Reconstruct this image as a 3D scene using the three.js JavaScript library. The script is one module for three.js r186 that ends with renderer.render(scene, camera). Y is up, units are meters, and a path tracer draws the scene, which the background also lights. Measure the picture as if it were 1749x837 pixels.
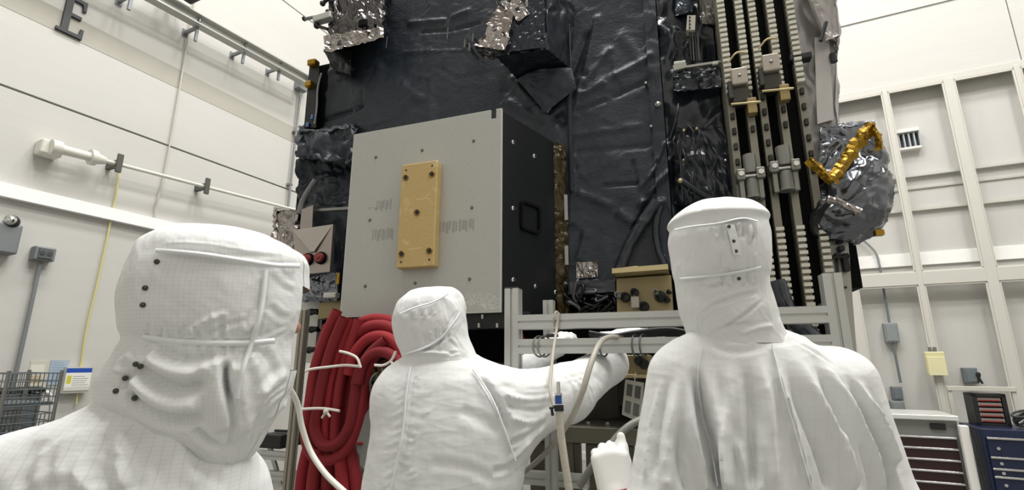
import * as THREE from 'three';
import { mergeGeometries, mergeVertices } from 'three/addons/utils/BufferGeometryUtils.js';
import { RoundedBoxGeometry } from 'three/addons/geometries/RoundedBoxGeometry.js';
import { RectAreaLightUniformsLib } from 'three/addons/lights/RectAreaLightUniformsLib.js';
import { ImprovedNoise } from 'three/addons/math/ImprovedNoise.js';
import { FontLoader } from 'three/addons/loaders/FontLoader.js';
import { TextGeometry } from 'three/addons/geometries/TextGeometry.js';

// ---------------------------------------------------------------- camera, light, exposure
const scene = new THREE.Scene();
scene.background = new THREE.Color(0x000000);
const FOCAL = 850, PITCH = 13.24 * Math.PI / 180, EYE = new THREE.Vector3(0, 1.5, 0);
const camera = new THREE.PerspectiveCamera(2 * Math.atan(418.5 / FOCAL) * 180 / Math.PI, 1749 / 837, 0.05, 60);
camera.position.copy(EYE);
camera.rotation.x = PITCH;
const renderer = new THREE.WebGLRenderer({ antialias: true });
renderer.toneMapping = THREE.LinearToneMapping;
renderer.toneMappingExposure = 1.08;
renderer.shadowMap.enabled = true;
RectAreaLightUniformsLib.init();
const LAMP_POWER = 36, LAMP_COLOR = new THREE.Color(1.0, 0.99, 0.965);
const LAMP_SIZE = 1.1, CEILING = 10.5;

// ---------------------------------------------------------------- helpers
const V = (x, y, z) => new THREE.Vector3(x, y, z);
function ray(px, py) { return V((px - 874.5) / FOCAL, (418.5 - py) / FOCAL, -1).applyAxisAngle(V(1, 0, 0), PITCH); }
function at(px, py, depth) { return ray(px, py).multiplyScalar(depth).add(EYE); }
class Frame {                       // a set of upright axes turned about the vertical
  constructor(deg) { this.turn = -deg * Math.PI / 180; }
  toL(v) { return v.clone().applyAxisAngle(V(0, 1, 0), -this.turn); }
  toW(v) { return v.clone().applyAxisAngle(V(0, 1, 0), this.turn); }
  onZ(px, py, z) { const o = this.toL(EYE), d = this.toL(ray(px, py)); return o.addScaledVector(d, (z - o.z) / d.z); }
  onX(px, py, x) { const o = this.toL(EYE), d = this.toL(ray(px, py)); return o.addScaledVector(d, (x - o.x) / d.x); }
}
const ROOM = new Frame(26), SAT = new Frame(18.4), WORLD = new Frame(0);
let seed = 7;
function rnd() { seed = (seed * 1664525 + 1013904223) >>> 0; return seed / 4294967296; }
function rr(a, b) { return a + (b - a) * rnd(); }
const perlin = new ImprovedNoise();
const noise = (x, y, z) => perlin.noise(x + 31.7, y + 17.3, z + 91.1);
const smooth = (a, b, x) => { const t = Math.min(1, Math.max(0, (x - a) / (b - a))); return t * t * (3 - 2 * t); };

function mat(hex, rough = 0.6, metal = 0, extra = {}) {
  return new THREE.MeshPhysicalMaterial({ color: new THREE.Color(hex), roughness: rough, metalness: metal, side: THREE.DoubleSide, ...extra });
}
function canvasTex(w, h, draw, srgb = true) {
  const c = document.createElement('canvas'); c.width = w; c.height = h;
  draw(c.getContext('2d'), w, h);
  const t = new THREE.CanvasTexture(c); if (srgb) t.colorSpace = THREE.SRGBColorSpace;
  t.wrapS = t.wrapT = THREE.RepeatWrapping; return t;
}
function dataTex(n, fn, srgb = false) {
  const d = new Uint8Array(n * n * 4);
  for (let y = 0; y < n; y++) for (let x = 0; x < n; x++) {
    const v = fn(x / n, y / n, x, y), i = (y * n + x) * 4;
    const q = Array.isArray(v) ? v : [v, v, v];
    for (let k = 0; k < 3; k++) d[i + k] = Math.max(0, Math.min(255, q[k] * 255)); d[i + 3] = 255;
  }
  const t = new THREE.DataTexture(d, n, n); t.magFilter = THREE.LinearFilter; t.minFilter = THREE.LinearMipmapLinearFilter; t.generateMipmaps = true;
  if (srgb) t.colorSpace = THREE.SRGBColorSpace;
  t.wrapS = t.wrapT = THREE.RepeatWrapping; t.needsUpdate = true; return t;
}
function merge(list) {
  const out = list.map(g => {
    let n = g.index ? g.toNonIndexed() : g;
    for (const k of Object.keys(n.attributes)) if (!['position', 'normal', 'uv'].includes(k)) n.deleteAttribute(k);
    if (!n.attributes.uv) n.setAttribute('uv', new THREE.BufferAttribute(new Float32Array(n.attributes.position.count * 2), 2));
    if (!n.attributes.normal) n.computeVertexNormals();
    return n;
  });
  return mergeGeometries(out, false);
}
function box(cx, cy, cz, w, h, d, r = 0) {
  const g = r ? new RoundedBoxGeometry(w, h, d, 2, Math.min(r, w / 2.01, h / 2.01, d / 2.01)) : new THREE.BoxGeometry(w, h, d);
  return g.translate(cx, cy, cz);
}
function span(a, b, r = 0) { // box between two corners
  return box((a[0] + b[0]) / 2, (a[1] + b[1]) / 2, (a[2] + b[2]) / 2, Math.abs(b[0] - a[0]), Math.abs(b[1] - a[1]), Math.abs(b[2] - a[2]), r);
}
function hexa(f, b) { // two quads of four corners (front, back), same order round
  const p = [...f, ...b], pos = [];
  const quad = (i, j, k, l) => { for (const n of [i, j, k, i, k, l]) pos.push(p[n].x, p[n].y, p[n].z); };
  quad(0, 1, 2, 3); quad(7, 6, 5, 4);
  for (let i = 0; i < 4; i++) { const j = (i + 1) % 4; quad(i, i + 4, j + 4, j); }
  const g = new THREE.BufferGeometry(); g.setAttribute('position', new THREE.Float32BufferAttribute(pos, 3));
  g.computeVertexNormals(); return g;
}
function rod(a, b, r1, r2 = r1, n = 12) {
  const d = b.clone().sub(a), L = d.length();
  const g = new THREE.CylinderGeometry(r2, r1, L, n, 1).translate(0, L / 2, 0);
  g.applyQuaternion(new THREE.Quaternion().setFromUnitVectors(V(0, 1, 0), d.normalize())); return g.translate(a.x, a.y, a.z);
}
function tube(pts, r, seg = 40, n = 10, closed = false) {
  return new THREE.TubeGeometry(new THREE.CatmullRomCurve3(pts, closed, 'centripetal'), seg, r, n, closed);
}
function ball(p, r, n = 12) { return new THREE.SphereGeometry(r, n, Math.max(6, n * 0.7 | 0)).translate(p.x, p.y, p.z); }
function barBetween(a, b, w, h, up = V(0, 1, 0), r = 0) { // rectangular bar, w across, h along up
  const d = b.clone().sub(a), L = d.length(); d.normalize();
  const s = d.clone().cross(up).normalize(), u = s.clone().cross(d).normalize();
  const g = r ? new RoundedBoxGeometry(w, h, L, 2, r) : new THREE.BoxGeometry(w, h, L);
  const c = a.clone().add(b).multiplyScalar(0.5);
  return g.applyMatrix4(new THREE.Matrix4().makeBasis(s, u, d.negate()).setPosition(c));
}
function slotBar(a, b, w, h, up = V(0, 1, 0)) { // slotted aluminium extrusion
  const s = new THREE.Shape(), pt = [], g = 0.006, dp = 0.007;
  const side = (x0, y0, x1, y1, n) => {   // one edge with n slots
    const dx = x1 - x0, dy = y1 - y0, L = Math.hypot(dx, dy), ux = dx / L, uy = dy / L, nx = -uy, ny = ux;
    pt.push([x0, y0]);
    for (let k = 0; k < n; k++) {
      const c = L * (k + 0.5) / n;
      for (const [t, q] of [[c - g * 0.7, 0], [c - g * 0.7, dp], [c + g * 0.7, dp], [c + g * 0.7, 0]]) pt.push([x0 + ux * t + nx * q, y0 + uy * t + ny * q]);
    }
  };
  const nw = Math.max(1, Math.round(w / 0.045)), nh = Math.max(1, Math.round(h / 0.045));
  side(-w / 2, -h / 2, w / 2, -h / 2, nw); side(w / 2, -h / 2, w / 2, h / 2, nh); side(w / 2, h / 2, -w / 2, h / 2, nw); side(-w / 2, h / 2, -w / 2, -h / 2, nh);
  pt.forEach((p, i) => i ? s.lineTo(...p) : s.moveTo(...p));
  const d = b.clone().sub(a), L = d.length(); d.normalize();
  const e = new THREE.ExtrudeGeometry(s, { depth: L, bevelEnabled: false, steps: 1 });
  const x = up.clone().cross(d).normalize(), u = d.clone().cross(x).normalize();
  return e.applyMatrix4(new THREE.Matrix4().makeBasis(x, u, d).setPosition(a));
}
function gridSurf(nu, nv, fn) { // sheet from fn(u,v) -> Vector3
  const pos = [], uv = [], idx = [];
  for (let j = 0; j <= nv; j++) for (let i = 0; i <= nu; i++) { const p = fn(i / nu, j / nv); pos.push(p.x, p.y, p.z); uv.push(i / nu, j / nv); }
  for (let j = 0; j < nv; j++) for (let i = 0; i < nu; i++) { const a = j * (nu + 1) + i, b = a + 1, c = a + nu + 1, d = c + 1; idx.push(a, b, d, a, d, c); }
  const g = new THREE.BufferGeometry(); g.setAttribute('position', new THREE.Float32BufferAttribute(pos, 3)); g.setAttribute('uv', new THREE.Float32BufferAttribute(uv, 2));
  g.setIndex(idx); g.computeVertexNormals(); return g;
}
// crumpled film: cells of random tilt give creases with flat facets between them
function crease(p, s, k = 0) {
  const x = p.x / s + k * 3.1, y = p.y / s + k * 7.7, z = p.z / s; let best = 9, second = 9, val = 0;
  const xi = Math.floor(x), yi = Math.floor(y), zi = Math.floor(z);
  for (let a = -1; a <= 1; a++) for (let b = -1; b <= 1; b++) for (let c = -1; c <= 1; c++) {
    const X = xi + a, Y = yi + b, Z = zi + c; let h = (X * 374761393 + Y * 668265263 + Z * 2147483647 + k * 97) | 0;
    h = Math.imul(h ^ (h >>> 13), 1274126177); const h1 = ((h >>> 3) & 1023) / 1023, h2 = ((h >>> 13) & 1023) / 1023, h3 = ((h >>> 19) & 1023) / 1023;
    const dx = x - X - h1, dy = y - Y - h2, dz = z - Z - h3, d = dx * dx + dy * dy + dz * dz;
    if (d < best) { second = best; best = d; val = (h1 - 0.5) * dx * 2 + (h2 - 0.5) * dy * 2 + (h3 - 0.5) * 0.8; } else if (d < second) second = d;
  }
  return val;
}
function crumple(g, amp, s, k = 0, facet = true) { // push vertices along normals: sharp ridges, flatter facets between them
  let m = g.index ? g : mergeVertices(g, 1e-4); m.computeVertexNormals();
  const p = m.attributes.position, n = m.attributes.normal, q = V(0, 0, 0), s1 = s * 1.9;
  for (let i = 0; i < p.count; i++) {
    q.fromBufferAttribute(p, i); const wx = 0.5 * noise(q.x / s1 * 0.6, q.y / s1 * 0.6, q.z / s1 * 0.6 + k * 1.7), wy = 0.5 * noise(q.y / s1 * 0.6 + 9, q.z / s1 * 0.6, q.x / s1 * 0.6 + k);
    const x = q.x / s1 + wx + k * 0.37, y = q.y / s1 * 0.62 + wy, z = q.z / s1 + wx;
    const r1 = 0.45 - Math.abs(noise(x + y * 0.7, y - x * 0.4, z + k)), r2 = 0.4 - Math.abs(noise(x * 2.1 - y, y * 2.3 + x * 0.8, z * 2.1 + 4 + k)), r3 = 0.35 - Math.abs(noise(x * 4.7, y * 4.9 + x, z * 4.7 + 8));
    const d = amp * 1.5 * (r1 + 0.55 * r2 + (facet ? 0.3 : 0.14) * r3);
    p.setXYZ(i, q.x + n.getX(i) * d, q.y + n.getY(i) * d, q.z + n.getZ(i) * d);
  }
  if (facet && m.index.count < 24000) m = m.toNonIndexed(); m.computeVertexNormals(); return m;
}
function wrapBox(f, b, n = 26) { // hexa() with finely divided, rounded faces, to be crumpled
  const c = [...f, ...b], gs = [];
  const face = (i, j, k, l) => gs.push(gridSurf(n, n, (u, v) => c[i].clone().lerp(c[j], u).lerp(c[l].clone().lerp(c[k], u), v)));
  face(0, 1, 2, 3); face(5, 4, 7, 6); for (let i = 0; i < 4; i++) { const j = (i + 1) % 4; face(i + 4, j + 4, j, i); }
  const g = merge(gs); g.deleteAttribute('normal'); g.deleteAttribute('uv'); const m = mergeVertices(g, 1e-4); m.computeVertexNormals();
  m.setAttribute('uv', new THREE.BufferAttribute(new Float32Array(m.attributes.position.count * 2), 2)); return m;
}
// -------- things and parts
const baseOf = new Map(), taken = {};
function numbered(n) { taken[n] = (taken[n] || 0) + 1; return taken[n] === 1 ? n : n + '_' + String(taken[n] - 1).padStart(3, '0'); }
function thing(name, label, category, frame, base, group) {
  const o = new THREE.Group(); o.name = numbered(name); scene.add(o);
  o.position.copy(frame.toW(base)); o.rotation.y = frame.turn; o.userData = { label, category }; if (group) o.userData.group = group;
  baseOf.set(o, base); return o;
}
function part(parent, name, g, m, label) { // g is given in the thing's frame
  const b = baseOf.get(parent); g.translate(-b.x, -b.y, -b.z);
  const o = new THREE.Mesh(g, m); o.name = name; o.castShadow = o.receiveShadow = true; parent.add(o); baseOf.set(o, b);
  if (label) o.userData.label = label; return o;
}
function structure(name, frame, g, m) {
  const o = new THREE.Mesh(g, m); o.name = name; o.rotation.y = frame.turn; o.userData = { kind: 'structure' };
  o.castShadow = o.receiveShadow = true; scene.add(o); baseOf.set(o, V(0, 0, 0)); return o;
}
const STEEL = mat('#8e8f8c', 0.38, 0.85), DARKSTEEL = mat('#3b3d3f', 0.45, 0.7), ALU = mat('#c3c4c0', 0.42, 0.55), WHITEPAINT = mat('#e6e4de', 0.55);
const BLACKPLASTIC = mat('#17181a', 0.5), CHROME = mat('#d9d9d6', 0.18, 1), GREYBOX = mat('#84888a', 0.5, 0.3), WHITECABLE = mat('#dddbd2', 0.5);
function surfaceNet(sdf, lo, hi, h) { // smooth mesh of the zero level of a distance field
  const nx = Math.ceil((hi.x - lo.x) / h) + 1, ny = Math.ceil((hi.y - lo.y) / h) + 1, nz = Math.ceil((hi.z - lo.z) / h) + 1, f = new Float32Array(nx * ny * nz);
  const p = V(0, 0, 0); let o = 0;
  for (let k = 0; k < nz; k++) for (let j = 0; j < ny; j++) for (let i = 0; i < nx; i++) { p.set(lo.x + i * h, lo.y + j * h, lo.z + k * h); f[o++] = sdf(p); }
  const id = new Int32Array(nx * ny * nz).fill(-1), pos = [], idx = [], sx = 1, sy = nx, sz = nx * ny;
  const corner = [0, sx, sy, sx + sy, sz, sx + sz, sy + sz, sx + sy + sz], E = [[0, 1], [2, 3], [4, 5], [6, 7], [0, 2], [1, 3], [4, 6], [5, 7], [0, 4], [1, 5], [2, 6], [3, 7]];
  for (let k = 0; k < nz - 1; k++) for (let j = 0; j < ny - 1; j++) for (let i = 0; i < nx - 1; i++) {
    const b = i + j * sy + k * sz; let m = 0; for (let c = 0; c < 8; c++) if (f[b + corner[c]] < 0) m |= 1 << c;
    if (m === 0 || m === 255) continue; let x = 0, y = 0, z = 0, n = 0;
    for (const [a, c] of E) { const va = f[b + corner[a]], vc = f[b + corner[c]]; if ((va < 0) === (vc < 0)) continue; const t = va / (va - vc); x += (a & 1) + ((c & 1) - (a & 1)) * t; y += ((a >> 1) & 1) + (((c >> 1) & 1) - ((a >> 1) & 1)) * t; z += (a >> 2) + ((c >> 2) - (a >> 2)) * t; n++; }
    id[b] = pos.length / 3; pos.push(lo.x + (i + x / n) * h, lo.y + (j + y / n) * h, lo.z + (k + z / n) * h);
  }
  const quad = (a, b, c, d, flip) => { if (a < 0 || b < 0 || c < 0 || d < 0) return; if (flip) idx.push(a, c, b, a, d, c); else idx.push(a, b, c, a, c, d); };
  for (let k = 1; k < nz - 1; k++) for (let j = 1; j < ny - 1; j++) for (let i = 1; i < nx - 1; i++) {
    const b = i + j * sy + k * sz, v = f[b] < 0;
    if (v !== (f[b + sx] < 0)) quad(id[b - sy - sz], id[b - sz], id[b], id[b - sy], !v);
    if (v !== (f[b + sy] < 0)) quad(id[b - sx - sz], id[b - sx], id[b], id[b - sz], !v);
    if (v !== (f[b + sz] < 0)) quad(id[b - sx - sy], id[b - sy], id[b], id[b - sx], !v);
  }
  const g = new THREE.BufferGeometry(); g.setAttribute('position', new THREE.Float32BufferAttribute(pos, 3)); g.setIndex(idx); g.computeVertexNormals();
  g.setAttribute('uv', new THREE.BufferAttribute(new Float32Array(pos.length / 3 * 2), 2)); return g;
}
// ---------------------------------------------------------------- room
const XL = -5.72, ZB = -8.02, XR = 7.2, ZR = 5.0;
const wallNoise = dataTex(256, (u, v, x, y) => 0.955 + 0.02 * noise(x / 9, y / 9, 1) + 0.02 * noise(x / 40, y / 40, 2) + 0.012 * (rnd() - 0.5));
const wallMat = mat('#cdcbc6', 0.62, 0, { map: wallNoise });
const floorMat = mat('#85847f', 0.35, 0, { map: wallNoise });
structure('floor', ROOM, box(0.7, -0.05, -2, 15, 0.1, 15.6), floorMat);
structure('ceiling', ROOM, box(0.7, CEILING + 0.1, -2, 15, 0.2, 15.6), wallMat);
structure('wall_right', ROOM, box(XR + 0.1, CEILING / 2, -2, 0.2, CEILING, 15.6), wallMat);
structure('wall_rear', ROOM, box(0.7, CEILING / 2, ZR + 0.1, 15, CEILING, 0.2), wallMat);
const wl = structure('wall_left', ROOM, box(XL - 0.16, CEILING / 2, -2, 0.2, CEILING, 15.6), wallMat);
{ // large wall sheets with open joints between them
  const j1 = ROOM.onX(250, 235, XL).y, j2 = ROOM.onX(500, 13, XL).y, led = ROOM.onX(120, 352, XL).y, gap = 0.011;
  const rows = [[0.1, led - 0.05, wallMat], [led + 0.05, j1 - gap, wallMat], [j1 + gap, j2 - gap, wallMat], [j2 + gap, CEILING, wallMat]];
  for (const [a, b, m] of rows) part(wl, 'panel', span([XL - 0.06, a, ZB - 0.9], [XL, b, ZR]), m);
  const a = ROOM.onX(0, 341, XL + 0.03), b = ROOM.onX(430, 404, XL + 0.03);
  structure('trim_1', ROOM, barBetween(V(XL + 0.03, led, ZR), V(XL + 0.03, led, ZB - 0.4), 0.07, 0.12), mat('#ffffff', 0.4));
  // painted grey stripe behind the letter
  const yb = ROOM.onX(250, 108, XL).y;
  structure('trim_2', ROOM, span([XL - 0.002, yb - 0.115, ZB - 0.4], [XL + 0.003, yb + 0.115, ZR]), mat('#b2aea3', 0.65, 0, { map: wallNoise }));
}
// back wall behind the glazed partition, and the solid wall above it
const wb = structure('wall_back', ROOM, box(0.7, CEILING / 2, ZB - 0.26, 15, CEILING, 0.2), wallMat);
const gt = ROOM.onZ(1600, 138, ZB).y, tr = ROOM.onZ(1600, 474, ZB).y;
const upj = ROOM.onZ(1500, 28, ZB).y;
const wu = structure('wall_partition', ROOM, span([XL, gt + 0.06, ZB - 0.155], [XR, CEILING, ZB - 0.06]), wallMat);
const vj = ROOM.onZ(1730, 40, ZB).x;
for (const [x0, x1] of [[XL, vj - 0.006], [vj + 0.006, XR]]) {
  part(wu, 'panel', span([x0, gt + 0.06, ZB - 0.06], [x1, upj - 0.008, ZB - 0.02]), wallMat);
  part(wu, 'panel', span([x0, upj + 0.008, ZB - 0.06], [x1, CEILING, ZB - 0.02]), wallMat);
}
part(wu, 'ledge', span([XL, upj - 0.012, ZB - 0.04], [XR, upj + 0.006, ZB + 0.0]), wallMat);
{ // glazed partition: mullions, rails and panes
  const frameMat = mat('#cac7bf', 0.5), glassMat = mat('#ffffff', 0.03, 0, { transmission: 1, thickness: 0, ior: 1.45, specularIntensity: 0.25 });
  const xs = [1338, 1455, 1573, 1697, 1832].map(p => ROOM.onZ(p, 490, ZB).x), w = [0.06, 0.11, 0.06, 0.11, 0.06];
  const win = structure('window_1', ROOM, span([XL + 2, gt - 0.04, ZB - 0.05], [XR, gt + 0.06, ZB + 0.02], 0.006), frameMat);
  part(win, 'transom', span([XL + 2, tr - 0.085, ZB - 0.05], [XR, tr + 0.085, ZB + 0.03], 0.006), frameMat);
  part(win, 'sill', span([XL + 2, 0, ZB - 0.05], [XR, 0.12, ZB + 0.03], 0.006), frameMat);
  const all = [-3.2, -2.0, -0.9, ...xs, 6.9], ww = [0.07, 0.07, 0.07, ...w, 0.07];
  all.forEach((x, i) => {
    part(win, 'mullion', span([x - ww[i] / 2, 0.1, ZB - 0.045], [x + ww[i] / 2, gt, ZB + 0.035], 0.008), frameMat);
    if (i) for (const [a, b] of [[0.12, tr - 0.085], [tr + 0.085, gt - 0.04]]) {
      part(win, 'pane', span([all[i - 1] + ww[i - 1] / 2, a, ZB - 0.012], [x - ww[i] / 2, b, ZB - 0.006]), glassMat);
      const e = 0.018, A = [all[i - 1] + ww[i - 1] / 2, x - ww[i] / 2];
      part(win, 'glazing_bead', merge([span([A[0], a, ZB], [A[0] + e, b, ZB + 0.02]), span([A[1] - e, a, ZB], [A[1], b, ZB + 0.02]), span([A[0], b - e, ZB], [A[1], b, ZB + 0.02]), span([A[0], a, ZB], [A[1], a + e, ZB + 0.02])]), mat('#cfccc2', 0.5));
    }
  });
  // white ledge and pipes on the wall behind the glass
  const zb = ZB - 0.13, y1 = ROOM.onZ(1600, 440, zb).y;
  structure('trim_3', ROOM, span([XL + 2, y1 - 0.085, zb - 0.05], [XR, y1 + 0.085, zb], 0.005), mat('#fbfaf7', 0.4));
  const y2 = ROOM.onZ(1640, 290, zb).y, y3 = ROOM.onZ(1640, 312, zb).y, y4 = ROOM.onZ(1640, 350, zb).y;
  structure('trim_4', ROOM, span([XL + 2, y2 - 0.02, zb - 0.05], [XR, y2 + 0.02, zb + 0.03]), wallMat);
  structure('trim_5', ROOM, span([XL + 2, y3 - 0.012, zb - 0.05], [XR, y3 + 0.012, zb - 0.01]), mat('#bdbbb2', 0.5));
  structure('trim_6', ROOM, span([XL + 2, y4 - 0.02, zb - 0.05], [XR, y4 + 0.02, zb + 0.02]), mat('#c9c7be', 0.5));
}
// ceiling lamps
{
  const glow = new THREE.MeshStandardMaterial({ color: 0x222222, emissive: LAMP_COLOR, emissiveIntensity: 6 });
  for (const [x, z] of [-2.4, 0.8, 4.0].flatMap(x => [-4.6, -2.4, -0.4].map(z => [x, z]))) {
    const b = V(x, CEILING - 0.06, z), t = thing('ceiling_lamp', 'square white ceiling lamp high above the clean room', 'lamp', ROOM, b, 'ceiling lamps');
    part(t, 'housing', box(x, CEILING - 0.05, z, LAMP_SIZE + 0.1, 0.1, LAMP_SIZE + 0.1, 0.02), WHITEPAINT);
    part(t, 'diffuser', box(x, CEILING - 0.108, z, LAMP_SIZE, 0.012, LAMP_SIZE), glow);
    const l = new THREE.RectAreaLight(LAMP_COLOR, LAMP_POWER, LAMP_SIZE, LAMP_SIZE); l.name = 'lamp_light';
    l.position.set(0, -0.07, 0); l.rotation.x = -Math.PI / 2; t.add(l);
  }
}
// ---------------------------------------------------------------- things on the left wall
const L = (px, py, off = 0) => ROOM.onX(px, py, XL + off);
{ // serif letter
  const font = await new FontLoader().loadAsync('fonts/droid/droid_serif_bold.typeface.json');
  const b0 = L(92, 52), b1 = L(138, 68), hgt = (L(112, -12).y - L(112, 58).y);
  const g = new TextGeometry('E', { font, size: 1, depth: 0.02, bevelEnabled: true, bevelSize: 0.004, bevelThickness: 0.004, bevelSegments: 2, curveSegments: 4 });
  g.computeBoundingBox(); const bb = g.boundingBox; g.translate(-bb.min.x, -bb.min.y, 0);
  const w = Math.abs(b1.z - b0.z);
  g.scale(w / (bb.max.x - bb.min.x), hgt / (bb.max.y - bb.min.y), 1);
  g.rotateY(Math.PI / 2); const y = (b0.y + b1.y) / 2 - 0.0; g.translate(XL + 0.006, y, b0.z);
  const t = thing('wall_letter', 'black serif letter E on the white wall over a grey stripe', 'letter', ROOM, V(XL, y, b0.z));
  part(t, 'letter_face', g, mat('#12161b', 0.45));
}
{ // long rail held off the wall by hangers
  const a = L(240, 0, 0.22), b = L(522, 140, 0.22), dir = b.clone().sub(a), A = a.clone().addScaledVector(dir, -0.9);
  const y = (a.y + b.y) / 2, t = thing('wall_rail', 'grey metal rail running along the upper white wall', 'rail', ROOM, V(XL, y, b.z));
  A.y = a.y; const up = V(0, 1, 0);
  part(t, 'channel', merge([barBetween(A, b, 0.05, 0.11, up), barBetween(A.clone().add(V(0.035, 0.06, 0)), b.clone().add(V(0.035, 0.06, 0)), 0.12, 0.014, up), barBetween(A.clone().add(V(0.035, -0.06, 0)), b.clone().add(V(0.035, -0.06, 0)), 0.12, 0.014, up)]), mat('#b9b9b4', 0.4, 0.4));
  part(t, 'end_cap', box(b.x + 0.02, b.y, b.z, 0.13, 0.15, 0.012, 0.003), ALU);
  for (const [px, py] of [[228, -3], [317, 42], [394, 80], [462, 115]]) {
    const p = L(px, py, 0.22); const q = a.clone().lerp(b, (px - 240) / 282);
    const k = part(t, 'hanger', merge([box(q.x - 0.1, q.y, q.z, 0.24, 0.035, 0.03), box(q.x + 0.02, q.y - 0.11, q.z, 0.03, 0.15, 0.03, 0.004), box(XL + 0.006, q.y, q.z, 0.012, 0.09, 0.06)]), GREYBOX);
    part(k, 'bolt', rod(V(q.x + 0.04, q.y + 0.06, q.z), V(q.x + 0.04, q.y + 0.11, q.z), 0.014), STEEL);
  }
}
{ // dark floodlight body under the top edge of the wall
  const p = L(318, -8, 0.35); const t = thing('wall_floodlight', 'dark floodlight bracket above the wall rail', 'floodlight', ROOM, V(XL, p.y, p.z));
  part(t, 'body', box(p.x, p.y + 0.08, p.z, 0.2, 0.2, 0.24, 0.03), BLACKPLASTIC); part(t, 'arm', rod(V(XL, p.y + 0.1, p.z), V(p.x, p.y + 0.1, p.z), 0.02), DARKSTEEL);
}
{ // vertical conduit with square box on top
  const a = L(514, 150, 0.06), b = L(479, 370, 0.06); b.z = a.z; b.x = a.x;
  const t = thing('conduit_pipe', 'thin vertical conduit with square box beside the satellite', 'conduit', ROOM, V(XL, b.y - 1.6, a.z));
  part(t, 'pipe', rod(V(a.x, b.y - 1.6, a.z), a, 0.016), GREYBOX);
  part(t, 'junction_box', box(a.x, a.y + 0.03, a.z, 0.1, 0.15, 0.16, 0.012), GREYBOX);
  for (const k of [0.35, 0.75]) part(t, 'clip', box(a.x - 0.02, a.y + (b.y - a.y) * k, a.z, 0.07, 0.03, 0.055, 0.004), STEEL);
}
{ // pale pipe run with fittings and clamps
  const a = L(92, 252, 0.16), b = L(478, 352, 0.16), y = a.y; const at1 = u => V(a.x, a.y + (b.y - a.y) * u, a.z + (b.z - a.z) * u);
  const t = thing('wall_pipe_run', 'pale pipe run with fittings clamped to the left wall', 'pipe', ROOM, V(XL, y, a.z));
  const pale = mat('#dcdad0', 0.45), f = px => (L(px, 252 + (px - 92) * 0.26, 0.16).z - a.z) / (b.z - a.z);
  part(t, 'thick_pipe', rod(at1(0), at1(f(160)), 0.046, 0.042, 18), pale);
  part(t, 'thin_pipe', rod(at1(f(160)), at1(1.15), 0.02, 0.02, 12), pale);
  part(t, 'end_fitting', merge([rod(at1(-0.01), at1(0.02), 0.07, 0.07, 20), box(XL + 0.07, a.y, a.z, 0.14, 0.14, 0.16, 0.02)]), pale);
  part(t, 'valve', merge([rod(at1(f(153)), at1(f(163)), 0.075, 0.075, 20), rod(at1(f(163)), at1(f(180)), 0.06, 0.035, 20)]), pale);
  for (const px of [200, 350]) { const p = at1(f(px)); part(t, 'clamp', merge([box(XL + 0.1, p.y, p.z, 0.22, 0.07, 0.045, 0.006), box(XL + 0.2, p.y, p.z, 0.03, 0.19, 0.05, 0.006)]), mat('#5c5d58', 0.5, 0.4)); }
}
{ // cables hanging down the wall
  const t = thing('wall_cable', 'thin white cable hanging down the left wall', 'cable', ROOM, V(XL, 1.0, L(265, 370).z));
  part(t, 'strand', tube([[345, -60], [322, 60], [300, 190], [280, 300], [265, 368], [274, 398], [272, 430], [262, 520], [250, 700]].map(p => L(...p, 0.03)), 0.009, 90, 6), mat('#c6c3b8', 0.5));
  const t2 = thing('yellow_cord', 'thin pale yellow cord hanging down the left wall', 'cord', ROOM, V(XL, 1.2, L(140, 620).z));
  part(t2, 'strand', tube([[204, 268], [200, 320], [190, 372], [178, 430], [160, 510], [148, 560], [138, 625], [130, 690]].map(p => L(...p, 0.03)), 0.008, 70, 6), mat('#d9d08a', 0.5));
}
{ // emergency light
  const p = L(8, 408, 0.07), t = thing('emergency_light', 'grey emergency light with a round lamp head on the left wall', 'light', ROOM, V(XL, p.y - 0.15, p.z));
  part(t, 'case', box(XL + 0.07, p.y, p.z + 0.02, 0.14, 0.26, 0.2, 0.02), GREYBOX);
  const h = L(18, 379, 0.1); const hd = part(t, 'lamp_head', new THREE.SphereGeometry(0.055, 20, 14).scale(1, 1, 1).translate(h.x + 0.02, h.y, h.z), DARKSTEEL);
  part(hd, 'lens', new THREE.SphereGeometry(0.047, 18, 12).translate(h.x + 0.035, h.y + 0.004, h.z + 0.012), CHROME);
  part(hd, 'neck', rod(V(h.x, h.y - 0.09, h.z), V(h.x, h.y, h.z), 0.02), DARKSTEEL);
}
{ // socket box with conduit
  const p = L(74, 434, 0.06), q = L(20, 640, 0.04), t = thing('outlet_box', 'grey outlet box with a conduit running down the left wall', 'outlet', ROOM, V(XL, 0.4, p.z));
  const bx = part(t, 'box', box(XL + 0.05, p.y, p.z, 0.1, 0.125, 0.15, 0.014), GREYBOX);
  part(bx, 'cover', box(XL + 0.106, p.y, p.z, 0.014, 0.09, 0.1, 0.004), mat('#5d6163', 0.5));
  for (const s of [-1, 1]) part(bx, 'socket', rod(V(XL + 0.11, p.y, p.z + s * 0.026), V(XL + 0.118, p.y, p.z + s * 0.026), 0.019, 0.019, 16), mat('#4a4d4f', 0.4));
  part(t, 'pipe', rod(V(XL + 0.04, 0.4, p.z), V(XL + 0.04, p.y - 0.05, p.z), 0.016), GREYBOX);
}
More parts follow.
